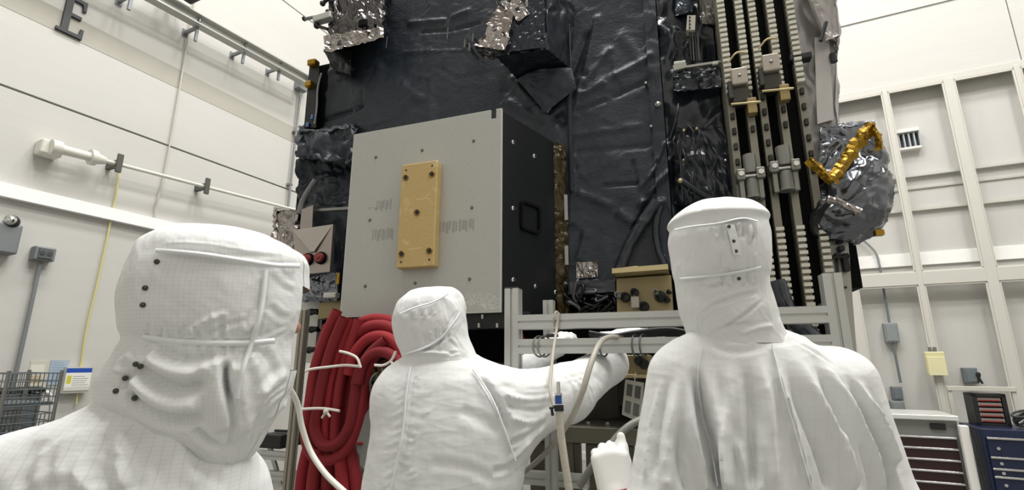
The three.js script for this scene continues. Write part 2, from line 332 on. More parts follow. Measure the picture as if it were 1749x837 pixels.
{ // notices
  const sheet = (name, label, px, tex, off = 0.004) => {
    const [a, b, c] = px.map(q => L(...q, off)), w = Math.abs(b.z - a.z), h = a.y - c.y;
    const t = thing(name, label, 'notice', ROOM, V(XL, c.y, a.z));
    part(t, 'paper', box(XL + off, a.y - h / 2, (a.z + b.z) / 2, 0.006, h, w), mat('#ffffff', 0.5, 0, { map: tex })); return [t, a, b, c, w, h];
  };
  const n1 = canvasTex(256, 256, (c, w, h) => {
    c.fillStyle = '#f1f0ea'; c.fillRect(0, 0, w, h); c.fillStyle = '#2250b0'; c.fillRect(0, 0, w, 52); c.fillStyle = '#d6cf45'; c.fillRect(14, 84, 44, 92);
    c.fillStyle = '#9a9a94'; for (let i = 0; i < 6; i++) c.fillRect(72, 92 + i * 24, 120 + (i * 37) % 50, 7); c.fillStyle = '#d8d7d0'; c.fillRect(0, 214, w, 42);
  });
  const n2 = canvasTex(256, 256, (c, w, h) => { c.fillStyle = '#a9b8c8'; c.fillRect(0, 0, w, h); c.fillStyle = '#90a2b6'; for (let i = 0; i < 9; i++) c.fillRect(26, 26 + i * 24, 150 + (i * 53) % 55, 8); });
  const n3 = canvasTex(256, 256, (c, w, h) => { c.fillStyle = '#cfcbbb'; c.fillRect(0, 0, w, h); c.fillStyle = '#e2dfd4'; c.fillRect(20, 40, 200, 90); c.fillStyle = '#bfae92'; c.fillRect(30, 150, 180, 80); });
  const [t1, a, b, cc] = sheet('wall_notice', 'white notice with blue header and yellow mark on the left wall', [[115, 629], [157, 634], [113, 668]], n1, 0.07);
  part(t1, 'document_holder', merge([box(XL + 0.035, cc.y - 0.01, (a.z + b.z) / 2, 0.06, 0.02, Math.abs(b.z - a.z)), box(XL + 0.035, cc.y + 0.1, (a.z + b.z) / 2, 0.05, 0.22, Math.abs(b.z - a.z) * 0.96)]), mat('#d5d3ca', 0.4));
  sheet('wall_notice', 'pale blue notice sheet between two other notices', [[88, 615], [119, 617], [80, 658]], n2);
  sheet('wall_notice', 'beige notice sheet behind the wire basket', [[53, 616], [82, 618], [48, 660]], n3);
}
{ // wire basket rack on a dark trolley
  const ax = ROOM.onX(20, 660, XL + 0.75), x0 = XL + 0.55, x1 = XL + 1.05; const wire = mat('#6d7476', 0.4, 0.7);
  const zr = ROOM.onX(50, 660, XL + 0.6).z, zl = ROOM.onX(-40, 660, XL + 0.6).z;
  const t = thing('wire_rack', 'grey wire basket rack on a dark trolley by the left wall', 'rack', ROOM, V((x0 + x1) / 2, 0, (zl + zr) / 2));
  const yt = ROOM.onX(25, 632, x0).y, tiers = [yt - 0.02, yt - 0.3, yt - 0.62, yt - 0.95];
  tiers.slice(0, 3).forEach((y, k) => {
    const g = []; const h = 0.22;
    for (let i = 0; i <= 4; i++) { const yy = y - h * i / 4; for (const x of [x0, x1]) g.push(rod(V(x, yy, zl), V(x, yy, zr), 0.004, 0.004, 5)); for (const z of [zl, zr]) g.push(rod(V(x0, yy, z), V(x1, yy, z), 0.004, 0.004, 5)); }
    for (let i = 0; i <= 12; i++) { const z = zl + (zr - zl) * i / 12; for (const x of [x0, x1]) g.push(rod(V(x, y - h, z), V(x, y, z), 0.003, 0.003, 5)); g.push(rod(V(x0, y - h, z), V(x1, y - h, z), 0.003, 0.003, 5)); }
    part(t, 'basket', merge(g), wire);
    part(t, 'tray_liner', box((x0 + x1) / 2, y - h + 0.012, (zl + zr) / 2, x1 - x0 - 0.02, 0.01, zl - zr - 0.02), mat('#5c666a', 0.5));
  });
  for (const x of [x0, x1]) for (const z of [zl, zr]) part(t, 'upright', rod(V(x, 0.1, z), V(x, yt, z), 0.012), STEEL);
  for (const x of [x0, x1]) for (const z of [zl, zr]) part(t, 'caster', merge([rod(V(x - 0.015, 0.05, z), V(x + 0.015, 0.05, z), 0.05, 0.05, 14), box(x, 0.09, z, 0.03, 0.05, 0.03)]), BLACKPLASTIC);
  // dark trolley beside it
  const p = ROOM.onX(84, 664, XL + 0.5), q = ROOM.onX(56, 664, XL + 0.5);
  const s = thing('utility_trolley', 'dark grey trolley standing behind the wire basket rack', 'trolley', ROOM, V(XL + 0.4, 0, p.z + 0.12));
  const zz0 = p.z, zz1 = q.z + 0.08;
  part(s, 'top', box(XL + 0.28, p.y - 0.01, (zz0 + zz1) / 2, 0.36, 0.03, zz1 - zz0, 0.008), BLACKPLASTIC);
  part(s, 'bin', box(XL + 0.28, p.y - 0.17, (zz0 + zz1) / 2, 0.3, 0.28, zz1 - zz0 - 0.04, 0.02), mat('#5f686a', 0.45));
  for (const x of [XL + 0.13, XL + 0.43]) for (const z of [zz0 + 0.02, zz1 - 0.02]) part(s, 'leg', rod(V(x, 0, z), V(x, p.y - 0.02, z), 0.013), STEEL);
  part(s, 'push_handle', tube([V(XL + 0.4, p.y - 0.02, zz0), V(XL + 0.4, p.y - 0.05, zz0 - 0.05), V(XL + 0.4, p.y - 0.3, zz0 - 0.1), V(XL + 0.4, p.y - 0.5, zz0 - 0.1)], 0.016, 24, 10), mat('#eceae4', 0.4));
}
// ---------------------------------------------------------------- things by the glazed partition
const B = (px, py, z) => ROOM.onZ(px, py, z);
{
  const zb = ZB - 0.12; // grille
  const a = B(1524, 229, zb + 0.03), b = B(1573, 249, zb + 0.03), t = thing('wall_grille', 'small white grille with dark cells behind the glass', 'grille', ROOM, V(a.x, b.y, zb));
  part(t, 'frame', merge([span([a.x, a.y - 0.02, zb - 0.04], [b.x, a.y + 0.03, zb + 0.08]), span([a.x, b.y - 0.03, zb - 0.04], [b.x, b.y, zb + 0.06])]), WHITEPAINT);
  part(t, 'cell_backing', span([a.x, b.y, zb - 0.04], [b.x, a.y, zb - 0.01]), mat('#2b3138', 0.5));
  for (let i = 0; i <= 5; i++) { const x = a.x + (b.x - a.x) * i / 5; part(t, 'vane', span([x - 0.009, b.y, zb - 0.01], [x + 0.009, a.y, zb + 0.05]), mat('#aeb3b6', 0.4, 0.3)); }
}
{ // boxes and conduits on the wall behind the glass
  const zb = ZB - 0.14;
  const ib = (name, label, px, m, d = 0.085) => { const a = B(px[0], px[1], zb + d / 2), b = B(px[2], px[3], zb + d / 2); const t = thing(name, label, 'box', ROOM, V((a.x + b.x) / 2, b.y, zb)); 
    const k = part(t, 'case', span([a.x, b.y, zb - 0.015], [b.x, a.y, zb + d], 0.01), m); part(k, 'lid', span([a.x + 0.02, b.y + 0.02, zb + d], [b.x - 0.02, a.y - 0.02, zb + d + 0.008], 0.003), m); return [t, a, b]; };
  const g1 = mat('#8d9394', 0.5, 0.2), g2 = mat('#70787d', 0.5, 0.2);
  const [t, a, b] = ib('junction_box', 'light grey junction box with conduit above and below', [1507, 552, 1537, 585], g1);
  const cx = (a.x + b.x) / 2; const y0 = B(1490, 480, zb).y, c1 = B(1500, 480, zb + 0.05), c2 = B(1545, 700, zb + 0.05);
  part(t, 'conduit', rod(V(cx, b.y, zb + 0.05), V(cx + 0.01, c2.y + 0.33, zb + 0.05), 0.014), g2);
  part(t, 'conduit', rod(V(cx, a.y, zb + 0.05), V(cx, a.y + 0.75, zb + 0.05), 0.014), g2);
  part(t, 'conduit', tube([V(cx, a.y + 0.75, zb + 0.05), V(cx - 0.02, a.y + 0.95, zb + 0.05), V(cx - 0.22, a.y + 1.3, zb + 0.05), V(cx - 0.24, a.y + 1.8, zb + 0.05)], 0.014, 24, 8), g1);
  ib('outlet_box', 'grey outlet box on the wall beside the conduit', [1521, 660, 1543, 684], g2);
  ib('outlet_box', 'pale grey outlet box above the red tool chest', [1519, 684, 1547, 708], g1);
  const [t2, a2, b2] = ib('wall_phone', 'blue grey wall box with a dark handle behind the glass', [1642, 628, 1672, 655], g2);
  part(t2, 'handle', tube([V(a2.x + 0.12, b2.y + 0.02, zb + 0.09), V(a2.x + 0.14, b2.y + 0.12, zb + 0.108), V(b2.x - 0.02, b2.y + 0.12, zb + 0.108), V(b2.x + 0.02, b2.y, zb + 0.09)], 0.012, 24, 8), BLACKPLASTIC);
  // pale yellow document holder fixed on the mullion
  const c = B(1577, 601, ZB + 0.06), e = B(1619, 640, ZB + 0.06), dh = thing('document_holder', 'translucent yellow document holder hung on a mullion', 'holder', ROOM, V((c.x + e.x) / 2, e.y, ZB + 0.04));
  part(dh, 'pocket', span([c.x, e.y, ZB + 0.045], [e.x, c.y, ZB + 0.1], 0.012), mat('#d9d2a4', 0.3));
  part(dh, 'front_lip', span([c.x + 0.01, e.y - 0.01, ZB + 0.1], [e.x - 0.01, c.y - 0.06, ZB + 0.112], 0.004), mat('#e3dcb2', 0.25));
  for (const u of [0.35, 0.6]) part(dh, 'clip', box(c.x + (e.x - c.x) * u, c.y + 0.03, ZB + 0.06, 0.03, 0.06, 0.03, 0.004), STEEL);
}
{ // tool chests
  const chest = (label, lx, rx, ty, z, w, dep, body, face, rows, extra) => {
    const a = B(lx, ty, z), b = B(rx, ty, z), x1 = b.x, x0 = x1 - w, y1 = (a.y + b.y) / 2;
    const t = thing('tool_chest', label, 'tool chest', ROOM, V((x0 + x1) / 2, 0, z - dep / 2));
    part(t, 'cabinet', span([x0, 0.12, z - dep], [x1, y1 - 0.0, z - 0.02], 0.008), body);
    let y = y1 - rows.top;
    for (const h of rows.h) {
      const d = part(t, 'drawer', span([x0 + 0.03, y - h + 0.006, z - 0.03], [x1 - 0.035, y, z + 0.004], 0.003), face);
      part(d, 'pull', span([x0 + 0.03, y - 0.014, z + 0.004], [x1 - 0.035, y + 0.004, z + 0.016], 0.003), CHROME);
      if (rows.lock) part(d, 'lock', rod(V(x0 + 0.1, y - h * 0.55, z), V(x0 + 0.1, y - h * 0.55, z + 0.014), 0.014, 0.014, 12), CHROME);
      y -= h; if (y < 0.2) break;
    }
    for (const x of [x0 + 0.08, x1 - 0.08]) for (const zz of [z - dep + 0.08, z - 0.1]) part(t, 'caster', merge([rod(V(x - 0.02, 0.06, zz), V(x + 0.02, 0.06, zz), 0.06, 0.06, 14), box(x, 0.11, zz, 0.04, 0.04, 0.05)]), BLACKPLASTIC);
    return [t, x0, x1, y1, z];
  };
  const maroon = mat('#2a1012', 0.35), blue = mat('#141f3d', 0.35), grey = mat('#8a8b87', 0.4, 0.4);
  const [t, x0, x1, y1, z] = chest('dark red tool chest with grey top and chrome drawer pulls', 1540, 1634, 712, -6.6, 0.95, 0.6, grey, maroon, { top: 0.19, h: [0.105, 0.105, 0.105, 0.105, 0.13, 0.13, 0.13] });
  part(t, 'worktop', span([x0 - 0.02, y1 - 0.03, z - 0.62], [x1 + 0.01, y1 + 0.02, z + 0.03], 0.01), mat('#dcdcd8', 0.3, 0.3));
  part(t, 'display_panel', span([x1 - 0.22, y1 - 0.12, z - 0.01], [x1 - 0.1, y1 - 0.06, z + 0.004], 0.004), BLACKPLASTIC);
  const [u, u0, u1, v1, vz] = chest('dark blue tool chest with chrome drawer pulls and round locks', 1683, 1790, 735, -6.45, 0.8, 0.6, mat('#16213f', 0.35), blue, { top: 0.075, lock: true, h: [0.17, 0.1, 0.07, 0.13, 0.13, 0.15] });
  // keep left edge where the photograph has it
  const shift = B(1680, 760, vz).x - u0; u.position.add(ROOM.toW(V(shift, 0, 0)));
  // parts organiser with red drawers standing on the blue chest
  const o0 = B(1658, 672, -6.75), o1 = B(1716, 672, -6.75), ob = B(1690, 738, -6.75).y, og = thing('parts_organiser', 'black frame organiser with red drawers on the blue tool chest', 'organiser', ROOM, V((o0.x + o1.x) / 2, v1, -6.85));
  part(og, 'case', merge([span([o0.x, v1, -6.98], [o1.x, o0.y, -6.95]), span([o0.x, v1, -6.98], [o0.x + 0.035, o0.y, -6.74]), span([o1.x - 0.035, v1, -6.98], [o1.x, o0.y, -6.74]), span([o0.x, o0.y - 0.03, -6.98], [o1.x, o0.y, -6.74]), span([o0.x, v1, -6.98], [o1.x, v1 + 0.03, -6.74])]), BLACKPLASTIC);
  const n = 5, hh = (o0.y - v1 - 0.06) / n;
  for (let i = 0; i < n; i++) { const y = v1 + 0.03 + i * hh; const d = part(og, 'drawer', span([o0.x + 0.04, y + 0.006, -6.94], [o1.x - 0.04, y + hh - 0.006, -6.75], 0.004), mat('#8f8780', 0.4)); part(d, 'label_strip', span([o0.x + 0.05, y + 0.008, -6.75], [o1.x - 0.05, y + hh * 0.45, -6.742], 0.002), mat('#7d2a27', 0.4)); }
  // slim pale frame between and behind the chests
  const f0 = B(1617, 664, -7.4), f1 = B(1734, 664, -7.4), fr = thing('cart_frame', 'pale metal frame standing behind the organiser', 'frame', ROOM, V((f0.x + f1.x) / 2, 0, -7.4));
  part(fr, 'top_bar', span([f0.x, f0.y - 0.02, -7.43], [f1.x, f0.y + 0.03, -7.37], 0.005), mat('#c9c6bb', 0.5));
  for (const x of [f0.x + 0.02, f1.x - 0.02]) part(fr, 'upright', span([x - 0.02, 0, -7.42], [x + 0.02, f0.y, -7.38], 0.005), mat('#c9c6bb', 0.5));
  // small bench vice-like bits at the right
  const p = B(1742, 712, -6.7), cl = thing('cable_bundle', 'dark tangle of cables beside the organiser', 'cables', ROOM, V(p.x, v1, -6.7));
  for (let i = 0; i < 4; i++) part(cl, 'loop', new THREE.TorusGeometry(0.05 + 0.012 * i, 0.011, 8, 22).rotateX(0.4 * i).rotateY(0.7 * i).translate(p.x + 0.01 * i, v1 + 0.065 + 0.012 * i + 0.01 * i, -6.7), mat('#3c3d3c', 0.5));
  // narrow white post between the chests
  const q0 = B(1638, 730, -6.5), post = thing('white_post', 'narrow white post between the two tool chests', 'post', ROOM, V(q0.x, 0, -6.5));
  part(post, 'tube_post', span([q0.x, 0, -6.56], [q0.x + 0.075, q0.y + 0.02, -6.49], 0.012), WHITEPAINT);
  part(post, 'foot', span([q0.x - 0.03, 0, -6.62], [q0.x + 0.1, 0.02, -6.43], 0.008), WHITEPAINT);
  part(post, 'hose_coil', tube([V(q0.x + 0.085, q0.y - 0.02, -6.47), V(q0.x + 0.1, q0.y - 0.15, -6.46), V(q0.x + 0.09, q0.y - 0.3, -6.46), V(q0.x + 0.105, q0.y - 0.5, -6.46), V(q0.x + 0.1, 0.2, -6.47)], 0.016, 40, 8), DARKSTEEL);
}
// ---------------------------------------------------------------- satellite
const ZC = -1.98, ZF = -2.43; // cover front, blanket plane
const S = (px, py, z) => SAT.onZ(px, py, z);
const quadS = (l, z) => l.map(p => S(p[0], p[1], z));
const filmBump = dataTex(256, (u, v, x, y) => 0.5 + 0.25 * noise(x / 14, y / 14, 3) + 0.2 * noise(x / 5, y / 5, 4) + 0.12 * noise(x / 40, y / 40, 5));
const filmTone = dataTex(256, (u, v, x, y) => 0.82 + 0.16 * noise(x / 18, y / 18, 8) + 0.1 * noise(x / 4, y / 4, 9));
const BLACKFILM = mat('#2b323c', 0.42, 0, { specularIntensity: 0.7, bumpMap: filmBump, bumpScale: 0.004, map: filmTone, clearcoat: 0.12, clearcoatRoughness: 0.3 });
const BLACKFOIL = mat('#262c34', 0.3, 0.1, { clearcoat: 0.4, clearcoatRoughness: 0.25 });
const SILVERFOIL = mat('#a39d99', 0.22, 0.95), DARKFOIL = mat('#5d5b5b', 0.2, 0.9), GREYFOIL = mat('#7d8087', 0.22, 0.92);
const GOLDTAPE = mat('#a5822c', 0.28, 0.85), AMBER = mat('#3d3214', 0.35, 0.3), DEEPBLACK = mat('#060708', 0.8, 0, { specularIntensity: 0.3 });
const TAN = mat('#9b8d68', 0.45, 0.35), BRASS = mat('#c9b98e', 0.35, 0.6);
const sBase = V(S(880, 500, ZF).x, S(880, 533, ZF).y, ZF - 0.9);
const sat = thing('satellite', 'large satellite wrapped in black film with a grey cover plate on its front', 'satellite', SAT, sBase);
const yBot = S(1000, 505, ZF).y, yTop = 4.3;
const xL = S(545, 300, ZF).x, xR = S(1142, 300, ZF).x;
part(sat, 'core', span([xL + 0.03, yBot + 0.02, ZF - 1.9], [xR - 0.02, yTop, ZF - 0.06]), DEEPBLACK);
{ // main front blanket, wrinkled
  const folds = [ // px polyline, width m, height m
    [[[962, 40], [970, 120], [974, 240], [978, 330]], 0.012, 0.012], [[[1000, 60], [975, 130], [935, 190]], 0.02, -0.02], [[[1020, 30], [1000, 120], [985, 160]], 0.016, 0.018],
    [[[900, 140], [940, 175], [960, 205]], 0.03, -0.03], [[[875, 135], [905, 170], [930, 200]], 0.02, 0.022], [[[1040, 85], [1000, 140], [980, 200]], 0.02, 0.014], [[[1110, 100], [1050, 130], [990, 165]], 0.02, 0.012], [[[1105, 140], [1050, 165], [990, 190]], 0.015, -0.01],
    [[[700, 40], [760, 35], [800, 20]], 0.014, 0.014], [[[720, 55], [770, 52], [820, 40]], 0.01, -0.012], [[[690, 90], [790, 85]], 0.008, 0.008], [[[760, 95], [690, 180]], 0.03, 0.008], [[[640, 110], [720, 170], [740, 210]], 0.03, 0.008],
    [[[552, 130], [580, 115], [600, 120]], 0.02, 0.015], [[[545, 180], [570, 145], [600, 120]], 0.012, 0.016], [[[550, 205], [600, 190], [618, 182]], 0.012, -0.02], [[[618, 155], [616, 185]], 0.006, -0.02],
    [[[1030, 318], [1086, 314]], 0.006, -0.02], [[[1082, 276], [1086, 314]], 0.006, -0.02], [[[990, 330], [1040, 350], [1080, 380]], 0.02, 0.012], [[[1130, 350], [1100, 380], [1068, 440]], 0.022, 0.028], [[[1110, 345], [1085, 390], [1060, 455]], 0.012, -0.03], [[[1140, 300], [1110, 330], [1095, 350]], 0.014, 0.02], [[[1120, 370], [1128, 430], [1138, 455]], 0.01, 0.018], [[[1095, 320], [1120, 290], [1135, 250]], 0.01, 0.014],
    [[[1000, 400], [990, 440]], 0.02, 0.01], [[[1050, 270], [1000, 300]], 0.03, 0.008], [[[870, 175], [930, 210]], 0.02, 0.012], [[[985, 230], [1090, 215]], 0.02, 0.008], [[[985, 260], [1110, 250]], 0.016, -0.006], [[[1116, 130], [1060, 60]], 0.03, 0.008]
  ].map(([p, w, h]) => [p.map(q => S(q[0], q[1], ZF)), w, h]);
  const segD = (p, a, b) => { const ax = b.x - a.x, ay = b.y - a.y, t = Math.max(0, Math.min(1, ((p.x - a.x) * ax + (p.y - a.y) * ay) / (ax * ax + ay * ay))); return Math.hypot(p.x - a.x - ax * t, p.y - a.y - ay * t); };
  const sheet = (x0, x1, y0, y1, nx, ny, lift) => gridSurf(nx, ny, (u, v) => {
    const p = V(x0 + (x1 - x0) * u, y0 + (y1 - y0) * v, ZF); let d = lift;
    for (const [pl, w, h] of folds) for (let i = 0; i + 1 < pl.length; i++) { const e = segD(p, pl[i], pl[i + 1]); if (e < w * 3) { d += h * Math.exp(-e * e / (w * w)); break; } }
    const wr = noise(p.x * 3.1, p.y * 2.2, 1) + 0.5 * Math.abs(noise(p.x * 7 + p.y * 3, p.y * 5 - p.x * 2, 2));
    d += 0.012 * wr + 0.006 * (0.5 - Math.abs(noise(p.x * 11 + p.y * 6, p.y * 9, 6))) * smooth(-0.1, 0.4, noise(p.x * 1.7, p.y * 1.9, 12)) + 0.004 * crease(V(p.x, p.y, 0), 0.13, 3);
    p.z += d; return p;
  });
  const g = sheet(xL, S(1114, 200, ZF).x, yBot, yTop, 190, 230, 0); g.attributes.uv.array.forEach((q, i, a) => a[i] = q * (i % 2 ? 5 : 3.5));
  part(sat, 'front_blanket', g, BLACKFILM, 'wrinkled black insulation film');
  const h = sheet(S(1114, 200, ZF).x - 0.004, xR, yBot + 0.1, yTop, 20, 230, 0.025);
  part(sat, 'blanket_seam_strip', h, BLACKFILM);
  // tape flaps stitched along the seam
  const x974 = S(974, 200, ZF).x;
  part(sat, 'seam_fold', gridSurf(6, 80, (u, v) => V(x974 + (u - 0.5) * 0.03, S(974, 330, ZF).y + v * 1.6, ZF + 0.012 + 0.014 * Math.sin(u * Math.PI) + 0.004 * noise(1, v * 20, u * 3))), BLACKFILM);
  for (const [px, py] of [[1124, 178], [1103, 142], [1112, 216]]) {
    const c = S(px, py, ZF + 0.04); part(sat, 'vent_fitting', merge([rod(V(c.x, c.y, ZF), V(c.x, c.y, ZF + 0.045), px === 1124 ? 0.02 : 0.008, px === 1124 ? 0.014 : 0.006, 14), ball(V(c.x, c.y, ZF + 0.045), px === 1124 ? 0.013 : 0.005)]), CHROME);
  }
  for (const [px, py, r] of [[660, 70, 0.05], [764, 54, 0.05]]) { const c = S(px, py, ZF + 0.02); part(sat, 'lacing_tie', rod(V(c.x, c.y - r, ZF + 0.02), V(c.x + 0.004, c.y + r * 0.6, ZF + 0.02), 0.003, 0.003, 6), mat('#6b675c', 0.6)); }
  const sq = S(1003, 461, ZF + 0.03); // small square of crinkled silver foil
  part(sat, 'foil_patch', crumple(gridSurf(20, 16, (u, v) => V(sq.x + (u - 0.5) * 0.105, sq.y + (v - 0.5) * 0.08, ZF + 0.03)), 0.012, 0.022, 2), SILVERFOIL, 'crinkled silver foil square');
  // diagonal cable sleeve and dark slots in the film
  part(sat, 'cable_sleeve', crumple(tube(quadS([[1122, 345], [1098, 380], [1072, 425], [1055, 470]], ZF + 0.035), 0.026, 40, 14), 0.006, 0.03, 4, false), BLACKFOIL);
  part(sat, 'cable_sleeve', crumple(tube(quadS([[1128, 350], [1120, 390], [1124, 425], [1138, 460]], ZF + 0.03), 0.014, 40, 12), 0.004, 0.03, 5, false), BLACKFOIL);
}
{ // cover box with sloping sides
  const F4 = quadS([[605, 230], [857, 185], [855, 531], [580, 544]], ZC);
  // true up the plate: upright edges, one plane
  const fx0 = (F4[0].x + F4[3].x) / 2, fx1 = (F4[1].x + F4[2].x) / 2, fyT0 = F4[0].y, fyT1 = F4[1].y, fyB = (F4[2].y + F4[3].y) / 2, yT = (fyT0 + fyT1) / 2;
  const tex = canvasTex(1024, 1280, (c, w, h) => {
    c.fillStyle = '#b3b3ae'; c.fillRect(0, 0, w, h);
    for (let i = 0; i < 26000; i++) { const v = 150 + rnd() * 45; c.fillStyle = `rgba(${v},${v - 1},${v - 6},0.28)`; const s = 1 + rnd() * 3; c.fillRect(rnd() * w, rnd() * h, s, s * (1 + rnd() * 2)); }
    for (let i = 0; i < 60; i++) { c.strokeStyle = `rgba(205,203,196,${0.1 + rnd() * 0.2})`; c.lineWidth = 0.8; c.beginPath(); const x = rnd() * w, y = rnd() * h; c.moveTo(x, y); c.lineTo(x + rr(-60, 60), y + rr(-90, 90)); c.stroke(); }
    // faint worn print beside the block
    c.fillStyle = 'rgba(128,127,124,0.5)';
    const bars = (x, y, n, hh, st) => { for (let i = 0; i < n; i++) c.fillRect(x + i * st, y + (i % 3) * 4, st * (0.55 + 0.5 * ((i * 7) % 5) / 5), hh - (i % 2) * 12); };
    bars(150, 560, 3, 18, 22); bars(205, 520, 7, 70, 16); bars(190, 715, 9, 76, 17); bars(640, 706, 11, 74, 21);
    c.fillStyle = 'rgba(228,226,220,0.5)'; for (let i = 0; i < 500; i++) { const a = rnd() * Math.PI, r = 60 + 130 * rnd(); c.fillRect(870 + Math.cos(a) * r * 0.95, 1262 - Math.sin(a) * r * 0.55, 7, 2.5); }
    c.strokeStyle = 'rgba(228,226,220,0.6)'; c.lineWidth = 3; c.strokeRect(2, 2, w - 4, h - 4);
  });
  const nx = S(838, 185, ZC).x, nx2 = S(848, 185, ZC).x, ny = S(842, 203, ZC).y;
  const sh = new THREE.Shape(); [[fx0, fyB], [fx1, fyB], [fx1, fyT1], [nx2, fyT1], [nx2, ny], [nx, ny], [nx, fyT0 + (fyT1 - fyT0) * 0.93], [fx0, fyT0]].forEach((p, i) => i ? sh.lineTo(...p) : sh.moveTo(...p));
  const pg = new THREE.ExtrudeGeometry(sh, { depth: 0.012, bevelEnabled: true, bevelSize: 0.001, bevelThickness: 0.001, bevelSegments: 1 });
  const P = pg.attributes.position, U = pg.attributes.uv; for (let i = 0; i < P.count; i++) U.setXY(i, (P.getX(i) - fx0) / (fx1 - fx0), (P.getY(i) - fyB) / (fyT1 - fyB));
  pg.translate(0, 0, ZC - 0.012);
  const plate = part(sat, 'cover_plate', pg, mat('#ffffff', 0.5, 0.1, { map: tex }), 'grey metal plate with scattered screws');
  for (const [px, py] of [[642, 269], [721, 257], [809, 241], [632, 376], [806, 355], [624, 489], [709, 484], [802, 477]]) {
    const c = S(px, py, ZC); part(plate, 'screw', merge([rod(V(c.x, c.y, ZC), V(c.x, c.y, ZC + 0.005), 0.0065, 0.0055, 12), rod(V(c.x, c.y, ZC), V(c.x, c.y, ZC + 0.0012), 0.0085, 0.0085, 14)]), mat('#77756f', 0.35, 0.7));
  }
  // gold mounting block
  const bt = canvasTex(512, 1024, (c, w, h) => {
    c.fillStyle = '#c1a873'; c.fillRect(0, 0, w, h);
    for (let i = 0; i < 4000; i++) { const v = rnd(); c.fillStyle = v < 0.5 ? 'rgba(214,186,124,0.16)' : 'rgba(176,134,74,0.16)'; c.fillRect(rnd() * w, rnd() * h, 4 + rnd() * 70, 1 + rnd() * 3); }
    for (let i = 0; i < 14; i++) { c.fillStyle = 'rgba(217,200,150,0.35)'; c.beginPath(); c.ellipse(rnd() * w, rnd() * h, 20 + rnd() * 50, 10 + rnd() * 30, rnd() * 3, 0, 7); c.fill(); }
    c.strokeStyle = 'rgba(232,220,180,0.8)'; c.lineWidth = 5; c.beginPath(); c.moveTo(240, 375); c.lineTo(400, 370); c.lineTo(470, 440); c.stroke(); c.beginPath(); c.moveTo(160, 850); c.lineTo(330, 845); c.stroke();
  });
  const zt = ZC + 0.05; const q = quadS([[685, 282], [749, 273], [739, 454], [677, 459]], zt), bx0 = (q[0].x + q[3].x) / 2, bx1 = (q[1].x + q[2].x) / 2, by1 = (q[0].y + q[1].y) / 2, by0 = (q[2].y + q[3].y) / 2;
  const bg = new RoundedBoxGeometry(bx1 - bx0, by1 - by0, 0.05, 3, 0.006); { const p = bg.attributes.position, u = bg.attributes.uv; for (let i = 0; i < p.count; i++) u.setXY(i, p.getX(i) / (bx1 - bx0) + 0.5, p.getY(i) / (by1 - by0) + 0.5); }
  const block = part(sat, 'mounting_block', bg.translate((bx0 + bx1) / 2, (by0 + by1) / 2, ZC + 0.025), mat('#ffffff', 0.38, 0.25, { map: bt }), 'gold anodised block with five counterbored holes');
  const holes = [[0.14, 0.865], [0.86, 0.865], [0.5, 0.51], [0.13, 0.13], [0.87, 0.14]];
  for (const [u, v] of holes) { const x = bx0 + (bx1 - bx0) * u, y = by0 + (by1 - by0) * v; part(block, 'bolt_hole', new THREE.TorusGeometry(0.013, 0.0035, 8, 20).translate(x, y, zt + 0.0005), mat('#8a6c36', 0.4, 0.5)); part(block, 'bolt', merge([rod(V(x, y, zt - 0.002), V(x, y, zt + 0.001), 0.0125, 0.0125, 18), rod(V(x, y, zt), V(x, y, zt + 0.004), 0.006, 0.006, 6)]), DARKSTEEL); }
  for (const [u, v] of [[0.14, 0.94], [0.86, 0.95], [0.13, 0.055], [0.88, 0.06]]) { const x = bx0 + (bx1 - bx0) * u, y = by0 + (by1 - by0) * v; part(block, 'pin_hole', rod(V(x, y, zt - 0.002), V(x, y, zt + 0.0008), 0.005, 0.005, 12), DARKSTEEL); }
  // black body of the cover, flaring towards the satellite
  const bk = [S(590, 262, ZF), S(957, 250, ZF), S(957, 540, ZF), S(575, 545, ZF)];
  bk[0].x = bk[3].x = fx0 - 0.02; bk[2].x = bk[1].x;
  const fr = [V(fx0 + 0.004, fyT0 - 0.004, ZC - 0.013), V(fx1 - 0.002, fyT1 - 0.006, ZC - 0.013), V(fx1 - 0.002, fyB + 0.004, ZC - 0.013), V(fx0 + 0.004, fyB + 0.004, ZC - 0.013)];
  const hull = part(sat, 'cover_body', hexa(fr, bk), mat('#1b1f21', 0.35, 0.1, { map: filmTone, clearcoat: 0.3, clearcoatRoughness: 0.3 }), 'dark sides of the cover box');
  const sideP = (u, v) => { const a = fr[1].clone().lerp(bk[1], u), b = fr[2].clone().lerp(bk[2], u); return a.lerp(b, v); };
  const nrm = bk[1].clone().sub(fr[1]).cross(V(0, -1, 0)).normalize(); if (nrm.x < 0) nrm.negate();
  const onSide = (px, py) => { // where a sight line meets the slanted side
    const o = SAT.toL(EYE), d = SAT.toL(ray(px, py)); return o.addScaledVector(d, fr[1].clone().sub(o).dot(nrm) / d.dot(nrm)); };
  for (const [px, py] of [[877, 243], [913, 267], [877, 356], [877, 478], [915, 489], [949, 499]]) { const c = onSide(px, py); part(hull, 'screw', rod(c, c.clone().addScaledVector(nrm, 0.006), 0.012, 0.009, 12), CHROME); }
  const dr = [onSide(888, 345), onSide(921, 345), onSide(921, 398), onSide(888, 398)];
